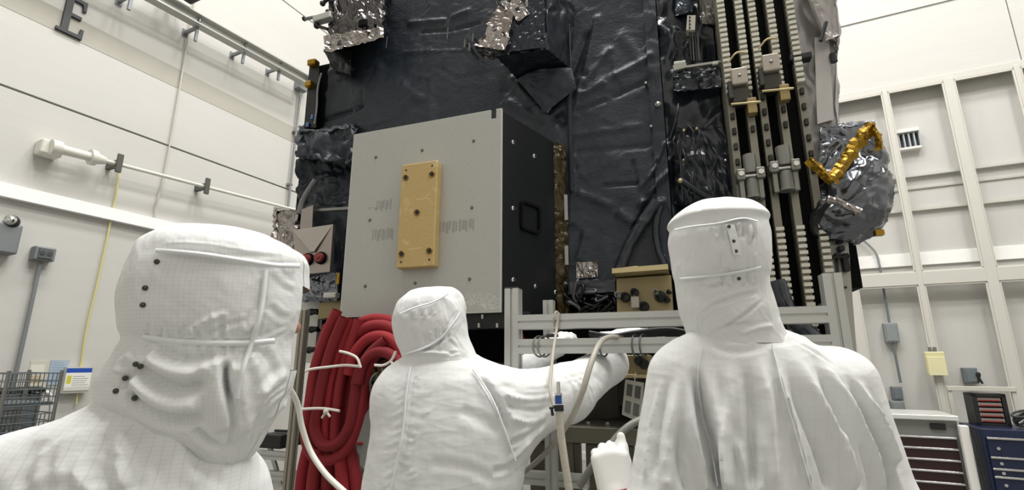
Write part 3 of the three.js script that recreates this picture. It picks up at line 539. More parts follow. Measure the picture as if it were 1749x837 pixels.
  { // recessed-look access door with raised rim
    const cx = dr[0].clone().add(dr[2]).multiplyScalar(0.5), ax = dr[1].clone().sub(dr[0]).setY(0), hw = ax.length() / 2, hh = (dr[0].y - dr[3].y) / 2 * 0.95; ax.normalize();
    const s = new THREE.Shape(), r = 0.025; const rrect = (S0, w, h, r) => { S0.moveTo(-w + r, -h); S0.lineTo(w - r, -h); S0.quadraticCurveTo(w, -h, w, -h + r); S0.lineTo(w, h - r); S0.quadraticCurveTo(w, h, w - r, h); S0.lineTo(-w + r, h); S0.quadraticCurveTo(-w, h, -w, h - r); S0.lineTo(-w, -h + r); S0.quadraticCurveTo(-w, -h, -w + r, -h); };
    rrect(s, hw, hh, r); const hole = new THREE.Path(); rrect(hole, hw - 0.012, hh - 0.012, r * 0.7); s.holes.push(hole);
    const g = new THREE.ExtrudeGeometry(s, { depth: 0.01, bevelEnabled: true, bevelSize: 0.002, bevelThickness: 0.002, bevelSegments: 1 });
    g.applyMatrix4(new THREE.Matrix4().makeBasis(ax, V(0, 1, 0), ax.clone().cross(V(0, 1, 0))).setPosition(cx)); part(hull, 'access_door_rim', g, DEEPBLACK);
  }
  // amber edge tape along the rear of the cover, with white tabs
  const e0 = onSide(944, 252), e1 = onSide(952, 532);
  part(sat, 'edge_tape', crumple(gridSurf(8, 90, (u, v) => V(bk[1].x - 0.02 + u * 0.055, bk[1].y + (bk[2].y - bk[1].y) * v, ZF + 0.07 - u * 0.05)), 0.014, 0.04, 7), AMBER, 'amber film edge');
  for (const [px, y0, y1] of [[966, 333, 376], [967, 420, 453]]) { const a = S(px - 3, y0, ZF + 0.03), b = S(px + 4, y1, ZF + 0.03); part(sat, 'tab', span([a.x, b.y, ZF + 0.02], [b.x, a.y, ZF + 0.035], 0.003), mat('#a9a8a3', 0.4, 0.3)); }
  // dark beam under the plate
  const ba = S(800, 533, ZC - 0.05), bb = S(866, 561, ZC - 0.05);
  part(sat, 'lower_beam', span([fx0 + 0.03, bb.y, ZC - 0.12], [bk[2].x - 0.05, fyB + 0.002, ZC - 0.03]), mat('#15181b', 0.4, 0.2));
  for (const [px, py] of [[825, 541], [819, 556], [850, 556]]) { const c = S(px, py, ZC - 0.03); part(sat, 'beam_clip', box(c.x, c.y, ZC - 0.025, 0.008, 0.018, 0.01), ALU); }
}
{ // sensor box at the top with crumpled foil
  const zf = ZF + 0.26;
  const b = wrapBox(quadS([[846, -40], [937, -48], [935, 84], [843, 96]], zf), [S(885, 18, ZF), S(982, 10, ZF), S(976, 118, ZF), S(884, 138, ZF)], 30);
  part(sat, 'sensor_box', crumple(b, 0.012, 0.05, 3, false), BLACKFOIL, 'black film-wrapped box');
  part(sat, 'sensor_face', crumple(gridSurf(30, 36, (u, v) => { const p = quadS([[852, 92], [932, 82], [930, -20], [868, -20]], zf + 0.014); return p[0].clone().lerp(p[1], u).lerp(p[3].clone().lerp(p[2], u), v); }), 0.011, 0.035, 9), mat('#2b3038', 0.25, 0.4));
  const foil = [[[806, 78], [838, 42], [872, 62], [862, 86]], [[828, 40], [850, 6], [878, 22], [868, 62]], [[852, 4], [882, -12], [906, 22], [884, 38]], [[880, -14], [900, -14], [902, 18], [892, 24]]];
  foil.forEach((f, i) => part(sat, 'sensor_foil', crumple(wrapBox(quadS(f, zf + 0.05 - i * 0.008), quadS(f.map(([x, y]) => [x + 18, y + 22]), zf - 0.1), 30), 0.014, 0.03, 11 + i, false), i === 1 ? mat('#8d8480', 0.32, 0.85) : SILVERFOIL, 'crumpled silver foil'));
  for (const [px, py] of [[797, 76], [805, 82], [811, 66]]) { const c = S(px, py, ZF + 0.1); part(sat, 'connector', merge([rod(V(c.x - 0.01, c.y - 0.015, ZF + 0.1), V(c.x, c.y + 0.02, ZF + 0.12), 0.009, 0.007, 10), rod(V(c.x, c.y, ZF), V(c.x, c.y, ZF + 0.11), 0.006, 0.006, 8)]), STEEL); }
  part(sat, 'sensor_edge_trim', merge([rod(S(963, 26, ZF + 0.05), S(966, 112, ZF + 0.05), 0.006), rod(S(972, 40, ZF + 0.03), S(975, 125, ZF + 0.03), 0.006)]), mat('#3a3f45', 0.35, 0.3));
  const sk = quadS([[880, 135], [978, 116], [985, 150], [930, 190]], ZF + 0.05);
  part(sat, 'sensor_skirt', crumple(gridSurf(26, 22, (u, v) => sk[0].clone().lerp(sk[1], u).lerp(sk[3].clone().lerp(sk[2], u), v).add(V(0, 0, 0.05 * (1 - v) * Math.sin(u * 3.1)))), 0.02, 0.07, 15, false), BLACKFILM);
}
{ // foil wrapped instrument top left
  const zf = ZF + 0.2;
  part(sat, 'foil_instrument', crumple(wrapBox(quadS([[556, -30], [654, -34], [652, 56], [560, 84]], zf), quadS([[566, -10], [664, -14], [662, 62], [566, 88]], ZF), 70), 0.03, 0.055, 21, false), DARKFOIL, 'crumpled dark silver foil box');
  part(sat, 'foil_instrument_flap', crumple(gridSurf(24, 14, (u, v) => { const p = quadS([[550, 60], [652, 44], [654, 62], [556, 88]], zf + 0.02); return p[0].clone().lerp(p[1], u).lerp(p[3].clone().lerp(p[2], u), v); }), 0.018, 0.04, 22), SILVERFOIL);
  const s2 = S(619, 39, zf + 0.04); part(sat, 'dark_port', box(s2.x, s2.y, zf + 0.035, 0.055, 0.045, 0.02, 0.004), DEEPBLACK);
  const c0 = S(568, 30, zf), c1 = S(540, 36, zf); part(sat, 'arm_block', barBetween(S(568, 27, zf), S(538, 36, zf), 0.05, 0.045, V(0, 1, 0), 0.006), ALU);
  part(sat, 'arm_rod', rod(S(570, 22, zf), S(519, 33, zf), 0.009, 0.011), STEEL);
  part(sat, 'arm_knuckle', merge([ball(S(520, 32, zf), 0.016), ball(S(541, 44, zf), 0.02), ball(S(560, 20, zf), 0.016), rod(S(541, 44, zf), S(560, 50, zf), 0.01)]), BLACKPLASTIC);
  part(sat, 'arm_knuckle', merge([ball(S(551, 6, zf), 0.018), rod(S(551, 6, zf), S(565, -6, zf), 0.012)]), BLACKPLASTIC);
  // hood of film below it
  part(sat, 'film_hood', crumple(wrapBox(quadS([[550, 86], [600, 82], [600, 130], [575, 122]], ZF + 0.1), quadS([[552, 84], [602, 80], [602, 134], [570, 126]], ZF), 16), 0.014, 0.05, 23, false), mat('#101316', 0.4, 0.1));
}
{ // left edge: dark strip, gold brackets, film bundle, connector bracket
  const z = ZF + 0.02, a = S(534, 106, z), b = S(522, 216, z);
  part(sat, 'side_strip', hexa(quadS([[529, 108], [546, 106], [540, 218], [519, 218]], z + 0.02), quadS([[529, 108], [546, 106], [540, 218], [519, 218]], z - 0.4)), mat('#14171b', 0.4, 0.1));
  for (const [px, py, w] of [[535, 108, 0.06], [529, 145, 0.05]]) { const c = S(px, py, z + 0.03); part(sat, 'gold_bracket', crumple(box(c.x, c.y, z + 0.03, w, 0.035, 0.04, 0.006), 0.006, 0.02, 4), GOLDTAPE); }
  for (const [px, py] of [[531, 199], [523, 212]]) { const c = S(px, py, z + 0.04); part(sat, 'blue_plug', rod(V(c.x, c.y - 0.015, z + 0.03), V(c.x + 0.004, c.y + 0.015, z + 0.03), 0.009, 0.009, 10), mat('#5f86c0', 0.35)); }
  part(sat, 'white_lead', tube(quadS([[549, 125], [543, 150], [541, 185], [537, 212]], z + 0.04), 0.006, 24, 8), mat('#8d9093', 0.4));
  part(sat, 'film_bundle', crumple(wrapBox(quadS([[506, 217], [607, 212], [604, 282], [500, 268]], ZF + 0.22), quadS([[520, 215], [608, 205], [606, 285], [512, 275]], ZF - 0.3), 44), 0.045, 0.075, 31, false), BLACKFILM, 'gathered black film bundle');
  part(sat, 'film_skirt', crumple(gridSurf(46, 46, (u, v) => { const p = quadS([[507, 272], [608, 272], [600, 372], [500, 358]], ZF + 0.1); return p[0].clone().lerp(p[1], u).lerp(p[3].clone().lerp(p[2], u), v); }), 0.05, 0.07, 33, false), BLACKFILM);
  part(sat, 'side_panel', span([S(507, 300, ZF).x, yBot, ZF - 1.5], [xL + 0.05, S(540, 110, ZF).y, ZF - 0.02]), DEEPBLACK);
  part(sat, 'grey_hose', tube(quadS([[539, 307], [527, 325], [516, 345], [511, 365]], ZF + 0.2), 0.015, 24, 10), mat('#77797a', 0.45));
  // connector bracket with two red caps
  const zk = ZF + 0.24, kb = quadS([[500, 393], [569, 383], [563, 464], [506, 470]], zk);
  const plate = part(sat, 'connector_bracket', hexa(kb, kb.map(p => p.clone().add(V(0, 0, -0.02)))), mat('#b0a7a0', 0.3, 0.8), 'bright metal bracket with two red caps');
  part(plate, 'bend', hexa([kb[0], kb[1], S(536, 430, zk + 0.012), S(530, 430, zk + 0.012)], quadS([[500, 393], [569, 383], [536, 432], [530, 432]], zk - 0.004)), mat('#bdb6b0', 0.25, 0.85));
  for (const [px, py] of [[527, 443], [549, 441]]) { const c = S(px, py, zk); const ring = part(plate, 'connector_ring', rod(V(c.x, c.y, zk - 0.01), V(c.x, c.y, zk + 0.012), 0.036, 0.034, 22), DEEPBLACK); part(ring, 'red_cap', merge([rod(V(c.x, c.y, zk + 0.01), V(c.x, c.y, zk + 0.03), 0.027, 0.025, 20), rod(V(c.x, c.y, zk + 0.03), V(c.x, c.y, zk + 0.036), 0.012, 0.01, 12)]), mat('#8a3b38', 0.45)); }
  part(sat, 'bracket_stem', hexa(quadS([[515, 358], [535, 350], [533, 388], [512, 392]], zk), quadS([[515, 358], [535, 350], [533, 388], [512, 392]], zk - 0.06)), mat('#a9a19b', 0.3, 0.8));
  part(sat, 'side_foil', crumple(wrapBox(quadS([[467, 354], [510, 358], [506, 470], [462, 420]], ZF + 0.15), quadS([[468, 354], [520, 358], [516, 480], [470, 420]], ZF - 0.2), 50), 0.026, 0.05, 35, false), SILVERFOIL, 'crumpled silver foil');
  part(sat, 'lower_foil', crumple(wrapBox(quadS([[514, 474], [580, 462], [578, 516], [512, 514]], ZF + 0.2), quadS([[514, 470], [580, 460], [580, 516], [514, 514]], ZF - 0.1), 50), 0.026, 0.05, 36, false), GREYFOIL, 'crumpled grey foil');
  part(sat, 'film_backing', crumple(wrapBox(quadS([[505, 350], [604, 346], [582, 480], [510, 480]], ZF + 0.1), quadS([[505, 350], [604, 346], [584, 490], [510, 490]], ZF - 0.4), 26), 0.02, 0.06, 37, false), BLACKFILM);
  part(sat, 'cross_bar', barBetween(S(536, 360, ZF + 0.2), S(600, 356, ZF + 0.2), 0.02, 0.016), STEEL);
  part(sat, 'yellow_tag', box(S(578, 476, ZF + 0.22).x, S(578, 476, ZF + 0.22).y, ZF + 0.22, 0.018, 0.06, 0.01), GOLDTAPE);
  const wb2 = S(562, 504, ZF + 0.24); part(sat, 'white_block', box(wb2.x, wb2.y, ZF + 0.22, 0.08, 0.028, 0.04, 0.005), mat('#cfccc4', 0.4));
  const tl = quadS([[545, 517], [582, 512], [580, 540], [543, 545]], ZF + 0.15); part(sat, 'tan_plate', hexa(tl, tl.map(p => p.clone().add(V(0, 0, -0.05)))), TAN);
  const wl2 = quadS([[510, 512], [546, 512], [536, 620], [508, 620]], ZF + 0.05); part(sat, 'white_side_panel', hexa(wl2, wl2.map(p => p.clone().add(V(0, 0, -0.03)))), mat('#d6d5cf', 0.5));
  for (const [px, py] of [[530, 533], [530, 563], [526, 598]]) { const c = S(px, py, ZF + 0.13); part(sat, 'cable_plug', merge([rod(V(c.x - 0.045, c.y, c.z), V(c.x + 0.01, c.y, c.z), 0.008, 0.02, 12), rod(V(c.x + 0.01, c.y, c.z), V(c.x + 0.05, c.y + 0.004, c.z), 0.018, 0.012, 12), rod(V(c.x, c.y, ZF + 0.05), V(c.x, c.y, c.z), 0.01, 0.01, 8)]), BLACKPLASTIC); }
}
{ // recess with equipment between blanket and panel stack
  const x0 = xR + 0.005, x1 = S(1236, 200, ZF).x, zr = ZF - 0.12;
  part(sat, 'recess_back', span([x0 - 0.05, yBot, zr - 0.4], [x1 + 0.5, yTop, zr]), DEEPBLACK);
  part(sat, 'recess_film', crumple(gridSurf(40, 160, (u, v) => V(x0 + (x1 - x0) * u, yBot + (yTop - yBot) * v, zr + 0.03)), 0.05, 0.12, 41, false), BLACKFOIL);
  const put = (name, m, px, z, d, k, amp = 0.012, lab) => part(sat, name, crumple(wrapBox(quadS(px, z), quadS(px, z - d), 16), amp, 0.045, k), m, lab);
  put('equipment_wrap', BLACKFOIL, [[1148, 128], [1232, 112], [1234, 150], [1150, 158]], ZF + 0.02, 0.15, 42, 0.02);
  put('equipment_wrap', mat('#454b54', 0.25, 0.7), [[1150, -20], [1188, -20], [1186, 22], [1152, 28]], ZF, 0.12, 43, 0.016);
  put('equipment_wrap', mat('#6f6d69', 0.3, 0.6), [[1190, -20], [1224, -20], [1226, 44], [1196, 40]], ZF - 0.01, 0.12, 44, 0.016);
  put('equipment_wrap', BLACKFOIL, [[1150, 215], [1240, 212], [1262, 350], [1150, 350]], ZF - 0.02, 0.1, 45, 0.03);
  put('equipment_wrap', mat('#171b1f', 0.3, 0.3), [[1150, 52], [1178, 50], [1180, 110], [1150, 112]], ZF - 0.01, 0.1, 46, 0.012);
  const w0 = quadS([[1174, 26], [1188, 26], [1187, 51], [1172, 51]], ZF + 0.05), wp = part(sat, 'white_terminal', hexa(w0, w0.map(p => p.clone().add(V(0, 0, -0.05)))), mat('#c9c4b4', 0.5));
  for (let i = 0; i < 4; i++) { const c = S(1178, 30 + i * 6, ZF + 0.05); part(wp, 'terminal_slot', box(c.x, c.y, ZF + 0.051, 0.008, 0.01, 0.006), BLACKPLASTIC); }
  for (let i = 0; i < 4; i++) { const a = S(1178 + i * 4.5, 54, ZF + 0.03), b = S(1181 + i * 4.6, 104, ZF + 0.03); part(sat, 'wire', rod(b, a, 0.0045, 0.0045, 6), mat(i % 2 ? '#5a5c5c' : '#2c2f31', 0.4)); }
  part(sat, 'shelf_edge', merge([barBetween(S(1150, 118, ZF + 0.05), S(1172, 112, ZF + 0.05), 0.02, 0.03), barBetween(S(1172, 115, ZF + 0.05), S(1232, 106, ZF + 0.05), 0.015, 0.012)]), mat('#a7a69f', 0.3, 0.7));
  for (const [px, py] of [[1156, 107], [1166, 106], [1222, 107]]) { const c = S(px, py, ZF + 0.06); part(sat, 'lug', box(c.x, c.y, ZF + 0.05, 0.03, 0.018, 0.02, 0.004), ALU); }
  part(sat, 'strut', rod(S(1162, 308, ZF + 0.02), S(1220, 345, ZF + 0.02), 0.016), mat('#1e2329', 0.35, 0.2));
  part(sat, 'strut', rod(S(1160, 230, ZF + 0.02), S(1166, 345, ZF + 0.02), 0.006), DARKSTEEL);
  part(sat, 'strut_fitting', ball(S(1162, 309, ZF + 0.03), 0.013), BRASS);
  for (const [px, py] of [[1168, 223], [1190, 220], [1168, 274], [1239, 274]]) part(sat, 'fastener', ball(S(px, py, ZF + 0.02), 0.008, 8), px === 1239 ? CHROME : BRASS);
  for (let i = 0; i < 12; i++) { const px = rr(1154, 1230), py = rr(165, 340), a = S(px, py, ZF + 0.01); part(sat, 'wire', tube([a, a.clone().add(V(rr(-.02, .02), -0.05, 0.02)), a.clone().add(V(rr(-.05, .05), -0.14, 0.01))], 0.0045, 10, 6), mat('#22272b', 0.4)); }
}
// folded panel stack: dark panels edge-on with ridged metal edges between them
const ZP = ZF + 0.12, yStackB = S(1400, 640, ZP).y, yStackT = 4.4;
{
  const X = px => S(px, 280, ZP).x, dark = mat('#060607', 0.8, 0, { specularIntensity: 0.3 }), edge = mat('#8f8c7f', 0.42, 0.35), ridgeM = mat('#d6d3c6', 0.4, 0.2);
  const bars = [[1266, 1284, 1], [1284, 1296, 0], [1296, 1318, 0], [1318, 1329, 1]]; // reference only
  // at row y=280: edges and panels
  const edges = [[1254, 1267], [1287, 1300], [1311, 1324], [1345, 1358], [1382, 1395]], panels = [[1267, 1287], [1300, 1311], [1324, 1345], [1358, 1382]];
  const rowShift = 0; // measured on row 280
  panels.forEach(([a, b], i) => part(sat, 'folded_panel', span([X(a), yStackB, ZP - 1.3], [X(b), yStackT, ZP - (i % 2 ? 0.05 : 0.07)], 0.004), dark, 'black folded panel'));
  const ridgeHi = S(1300, 155, ZP).y, ridgeLo = S(1390, 390, ZP).y;
  edges.forEach(([a, b], i) => {
    const x0 = X(a), x1 = X(b), e = part(sat, 'panel_edge', span([x0, yStackB, ZP - 1.25], [x1, yStackT, ZP - 0.012]), edge);
    for (let y = yStackB; y < yStackT - 0.02; y += 0.027) {
      if (y > ridgeLo && y < ridgeHi) continue;
      part(e, 'ridge', span([x0 - 0.001, y, ZP - 0.015], [x1 + 0.001, y + 0.015, ZP + 0.01]), ridgeM);
    }
    for (let k = 0; k < 6; k++) { const y = ridgeHi - 0.03 - k * 0.075; if (i % 2 === 0 || k < 3) part(e, 'clip', box((x0 + x1) / 2, y, ZP - 0.005, (x1 - x0) * 0.55, 0.03, 0.02, 0.003), mat('#26241d', 0.5)); }
  });
  // hinges and latches on the two wide panels
  [[1266, 1288, 0], [1323, 1347, 22]].forEach(([a, b], i) => {
    const xc = (X(a) + X(b)) / 2, w = X(b) - X(a), yy = (py, q) => S(q, py, ZP).y;
    const d = i ? -14 : 0;
    const cap = part(sat, 'panel_cap', span([X(a) - 0.008, yy(156 + d, 1250), ZP - 0.05], [X(b) + 0.008, yy(128 + d, 1250), ZP + 0.06], 0.008), mat('#b3aba1', 0.35, 0.6), 'pale metal cap');
    part(cap, 'cap_bolt', ball(V(xc, yy(142 + d, 1250), ZP + 0.06), 0.008, 8), STEEL);
    part(sat, 'latch_body', merge([span([X(a) - 0.01, yy(182 + d, 1250), ZP - 0.04], [X(b) + 0.01, yy(156 + d, 1250), ZP + 0.035], 0.006), span([X(a) - 0.025, yy(176 + d, 1250), ZP], [X(a) - 0.005, yy(146 + d, 1250), ZP + 0.05], 0.005)]), mat('#4b4a44', 0.4, 0.6));
    part(sat, 'latch_plate', span([X(b) - 0.005, yy(204 + d, 1250), ZP], [X(b) + 0.035, yy(178 + d, 1250), ZP + 0.04], 0.005), mat('#a08d62', 0.4, 0.5));
    part(sat, 'latch_pin', rod(V(X(a) - 0.02, yy(185 + d, 1250), ZP + 0.04), V(X(b) + 0.05, yy(188 + d, 1250), ZP + 0.04), 0.006, 0.006, 8), BRASS);
    part(sat, 'tie_wire', tube([V(X(a) - 0.01, yy(110 + d, 1250), ZP + 0.02), V(xc, yy(100 + d, 1250), ZP + 0.04), V(X(b) + 0.02, yy(98 + d, 1250), ZP + 0.02)], 0.0045, 12, 6), BRASS);
    const dmp = (p0, p1) => part(sat, 'damper', merge([rod(V(xc + 0.004, yy(p1, 1290), ZP + 0.03), V(xc + 0.004, yy(p0, 1290), ZP + 0.03), w * 0.52, w * 0.52, 24), rod(V(xc + 0.004, yy(p1 + 2, 1290), ZP + 0.03), V(xc + 0.004, yy(p1 - 3, 1290), ZP + 0.03), w * 0.58, w * 0.58, 24)]), mat('#858580', 0.38, 0.5), 'grey cylinder');
    dmp(268 - i * 7, 298 - i * 7); dmp(310 - i * 7, 340 - i * 7);
    for (const s of [-1, 1]) {
      const k = part(sat, 'hinge_bracket', merge([box(xc + s * (w * 0.75), yy(303 - i * 7, 1290), ZP + 0.03, 0.035, 0.05, 0.07, 0.006), box(xc + s * (w * 0.72), yy(318 - i * 7, 1290), ZP + 0.02, 0.022, 0.14, 0.05, 0.005)]), mat('#8b8a83', 0.35, 0.7));
      part(k, 'hinge_bolt', rod(V(xc + s * (w * 0.75), yy(303 - i * 7, 1290), ZP + 0.06), V(xc + s * w * 0.75, yy(303 - i * 7, 1290), ZP + 0.075), 0.012, 0.012, 6), CHROME);
    }
    part(sat, 'hinge_axle', rod(V(xc - w * 1.1, yy(304 - i * 7, 1290), ZP + 0.035), V(xc + w * 1.1, yy(304 - i * 7, 1290), ZP + 0.035), 0.012, 0.012, 12), CHROME);
  });
  part(sat, 'cable_sleeve', crumple(tube(quadS([[1325, 480], [1340, 520], [1365, 555], [1395, 585]], ZP + 0.06), 0.03, 40, 12), 0.01, 0.04, 50, false), BLACKFOIL);
  part(sat, 'hose', tube(quadS([[1404, 535], [1418, 545], [1424, 565], [1424, 585]], ZP + 0.06), 0.014, 24, 10), BLACKPLASTIC);
  part(sat, 'connector', merge([ball(S(1407, 528, ZP + 0.05), 0.025), ball(S(1416, 528, ZP + 0.05), 0.02)]), DARKSTEEL);
}
{ // silver column, slim base panel and foil instrument on the right
  const z = ZF + 0.05, colF = quadS([[1350, -30], [1432, -30], [1436, 210], [1396, 225]], z), colB = quadS([[1350, -30], [1432, -30], [1436, 210], [1396, 225]], z - 0.5);
  part(sat, 'silver_column', crumple(wrapBox(quadS([[1346, -30], [1424, -30], [1430, 60], [1434, 208]].slice(0, 2).concat([[1434, 212], [1390, 330]]), z), quadS([[1346, -30], [1424, -30], [1434, 212], [1390, 330]], z - 0.6), 44), 0.016, 0.08, 61, false), mat('#b8b4b3', 0.38, 0.45), 'silver film-covered column');
  part(sat, 'column_pod', crumple(wrapBox(quadS([[1366, -30], [1428, -30], [1437, 60], [1410, 70]], z + 0.1), quadS([[1366, -30], [1428, -30], [1428, 108], [1396, 72]], z - 0.3), 22), 0.012, 0.06, 62), mat('#a8a3a1', 0.36, 0.5));
  part(sat, 'column_pad', hexa(quadS([[1391, 64], [1416, 62], [1424, 204], [1396, 212]], z + 0.05), quadS([[1391, 64], [1416, 62], [1424, 204], [1396, 212]], z)), mat('#bdb9b7', 0.35, 0.4));
  part(sat, 'column_clamp', merge([box(S(1366, 100, z + 0.05).x, S(1366, 100, z + 0.05).y, z + 0.05, 0.09, 0.03, 0.05, 0.006), rod(S(1352, 104, z + 0.06), S(1385, 96, z + 0.06), 0.008)]), DARKSTEEL);
  part(sat, 'column_trim', rod(S(1411, 38, z + 0.12), S(1402, 70, z + 0.12), 0.008), DARKSTEEL); part(sat, 'column_stub', rod(S(1425, 106, z + 0.06), S(1422, 92, z + 0.06), 0.014), DARKSTEEL);
  // instrument: upper tapered box + rounded lower bag, gold taped edges
  const zi = ZF + 0.1;
  part(sat, 'instrument_top', crumple(wrapBox(quadS([[1402, 216], [1486, 206], [1424, 310], [1398, 288]], zi + 0.05), quadS([[1406, 212], [1494, 206], [1510, 300], [1404, 300]], zi - 0.35), 50), 0.02, 0.05, 71, false), GREYFOIL, 'crumpled grey foil');
  { // bag lofted from level rings
    const R = [[212, 1486, 1491], [225, 1477, 1497], [245, 1462, 1505], [270, 1445, 1513], [295, 1428, 1519], [320, 1407, 1523], [345, 1395, 1522], [370, 1391, 1514], [388, 1393, 1500], [398, 1405, 1485], [405, 1425, 1465]].map(([py, l, r]) => { const a = S(l, py, zi), b = S(r, py, zi); return [(a.x + b.x) / 2, (a.y + b.y) / 2, (b.x - a.x) / 2]; });
    const cx = new THREE.CatmullRomCurve3(R.map(r => V(...r))); const last = R[R.length - 1];
    const g = gridSurf(90, 70, (u, v) => { const c = cx.getPoint(Math.min(1, v)), th = u * Math.PI * 2, k = v > 0.97 ? (1 - v) / 0.03 : 1; return V(c.x + c.z * k * Math.cos(th), c.y, zi - 0.06 + Math.min(0.17, c.z * 1.1) * k * Math.sin(th)); });
    part(sat, 'instrument_bag', crumple(g, 0.028, 0.06, 72, false), mat('#6a6d72', 0.18, 0.92), 'loosely wrapped shiny grey foil');
  }
  const strip = (pl, w, k) => { const c = new THREE.CatmullRomCurve3(quadS(pl, zi + 0.13), false, 'centripetal'); return crumple(gridSurf(5, 60, (u, v) => { const p = c.getPoint(v), t = c.getTangent(v); return p.add(V(-t.y, t.x, 0).multiplyScalar((u - 0.5) * w)).add(V(0, 0, 0.03 * Math.sin(u * 3.14))); }), 0.012, 0.03, k); };
  part(sat, 'gold_edge', strip([[1420, 312], [1450, 266], [1474, 232], [1488, 214]], 0.06, 81), GOLDTAPE, 'gold tape edge');
  part(sat, 'gold_edge', strip([[1382, 272], [1396, 286], [1410, 300], [1422, 312]], 0.05, 82), GOLDTAPE, 'gold tape edge');
  part(sat, 'gold_edge', strip([[1488, 214], [1498, 235], [1503, 258]], 0.035, 83), GOLDTAPE, 'gold tape edge');
  part(sat, 'gold_tab', box(S(1501, 398, zi).x, S(1501, 398, zi).y, zi, 0.03, 0.022, 0.03), GOLDTAPE);
  part(sat, 'foil_strap', crumple(tube(quadS([[1412, 340], [1435, 346], [1452, 356], [1470, 362]], zi + 0.14), 0.012, 24, 8), 0.006, 0.02, 84), SILVERFOIL);
  // slim pale base panel
  const bp = quadS([[1396, 405], [1448, 400], [1466, 640], [1424, 640]], ZF + 0.06), pan = part(sat, 'base_panel', hexa(bp, bp.map(p => p.clone().add(V(0, 0, -0.4)))), mat('#b4b2aa', 0.45, 0.25), 'pale metal side panel');
  part(pan, 'panel_joint', barBetween(S(1408, 492, ZF + 0.065), S(1446, 491, ZF + 0.065), 0.012, 0.008), DARKSTEEL);
  part(pan, 'slot', barBetween(S(1441, 540, ZF + 0.065), S(1448, 600, ZF + 0.065), 0.008, 0.012, V(1, 0, 0)), DEEPBLACK);
  part(pan, 'slot', barBetween(S(1428, 440, ZF + 0.065), S(1432, 480, ZF + 0.065), 0.008, 0.01, V(1, 0, 0)), DARKSTEEL);
  for (const [px, py] of [[1412, 420], [1434, 412], [1436, 425], [1430, 437], [1443, 438], [1444, 452], [1432, 480]]) part(pan, 'fitting', box(S(px, py, ZF + 0.08).x, S(px, py, ZF + 0.08).y, ZF + 0.08, 0.022, px === 1444 ? 0.06 : 0.022, 0.04, 0.004), px === 1412 ? GREYBOX : BLACKPLASTIC);
  part(pan, 'cross_pin', rod(S(1416, 440, ZF + 0.1), S(1452, 438, ZF + 0.1), 0.007), BLACKPLASTIC);
}
{ // equipment under the front edge
  const z = ZF + 0.12; // tan connector box
  const tb = quadS([[1053, 476], [1146, 470], [1150, 532], [1054, 536]], z), bx = part(sat, 'connector_box', hexa(tb, tb.map(p => p.clone().add(V(0, 0.01, -0.2)))), TAN, 'tan metal connector box');
  part(bx, 'lid', barBetween(S(1050, 469, z + 0.01), S(1142, 462, z + 0.01), 0.2, 0.022), BRASS);
  for (const [a, b] of [[1066, 1090], [1112, 1138]]) part(bx, 'lid_tab', barBetween(S(a, 461, z), S(b, 458, z), 0.06, 0.012), mat('#d6cfb4', 0.4, 0.4));
  for (const [px, py, r] of [[1056, 504, 0.016], [1068, 508, 0.024], [1084, 500, 0.02], [1120, 500, 0.014], [1128, 507, 0.026], [1138, 512, 0.016], [1100, 524, 0.024], [1142, 499, 0.01]]) { const c = S(px, py, z); part(bx, 'socket', merge([rod(V(c.x, c.y, z), V(c.x, c.y, z + 0.03), r, r * 0.9, 16), rod(V(c.x, c.y, z + 0.03), V(c.x + 0.01, c.y - 0.01, z + 0.05), r * 0.7, r * 0.6, 12)]), px === 1056 || px === 1120 ? STEEL : BLACKPLASTIC); }
  part(bx, 'plug', merge([box(S(1086, 518, z).x, S(1086, 518, z).y, z + 0.03, 0.035, 0.05, 0.04, 0.004), box(S(1086, 508, z).x, S(1086, 508, z).y, z + 0.03, 0.015, 0.03, 0.02)]), mat('#b6b3a8', 0.4));
  part(sat, 'underside', span([xL, yBot - 0.32, ZF - 1.8], [S(1420, 540, ZF).x, yBot + 0.03, ZF - 0.14]), DEEPBLACK);
  // dark clutter of harness along the lower edge
  for (let i = 0; i < 26; i++) { const px = rr(966, 1052), py = rr(486, 530), a = S(px, py, ZF - 0.05 + rr(0, 0.12)); part(sat, 'harness_wire', tube([a, a.clone().add(V(rr(-.03, .03), rr(-.03, .02), 0.02)), a.clone().add(V(rr(-.08, .08), rr(-.07, .02), 0)), a.clone().add(V(rr(-.1, .1), rr(-.09, .04), -0.02))], rr(0.004, 0.009), 16, 7), i % 4 === 0 ? mat('#6d7072', 0.35, 0.4) : mat('#14171a', 0.4)); }
  part(sat, 'flange', crumple(wrapBox(quadS([[968, 478], [1052, 474], [1052, 500], [968, 505]], ZF + 0.06), quadS([[968, 478], [1052, 474], [1052, 500], [968, 505]], ZF - 0.1), 14), 0.01, 0.04, 90, false), BLACKFOIL);
}
// ---------------------------------------------------------------- people in clean room suits
const W = (px, py, D) => WORLD.onZ(px, py, -D);
const smin = (a, b, k) => { const h = Math.max(0, k - Math.abs(a - b)) / k; return Math.min(a, b) - h * h * k * 0.25; };
function capsule(a, b, ra, rb) {
  const ab = b.clone().sub(a), L2 = ab.lengthSq();
  return p => { const x = p.x - a.x, y = p.y - a.y, z = p.z - a.z, t = Math.max(0, Math.min(1, (x * ab.x + y * ab.y + z * ab.z) / L2)); return Math.hypot(x - ab.x * t, y - ab.y * t, z - ab.z * t) - ra - (rb - ra) * t; };
}
function ellipsoid(c, F, U, Sd, rf, ru, rs) { return p => { const q = p.clone().sub(c), x = q.dot(F) / rf, y = q.dot(U) / ru, z = q.dot(Sd) / rs; return (Math.hypot(x, y, z) - 1) * Math.min(rf, ru, rs); }; }
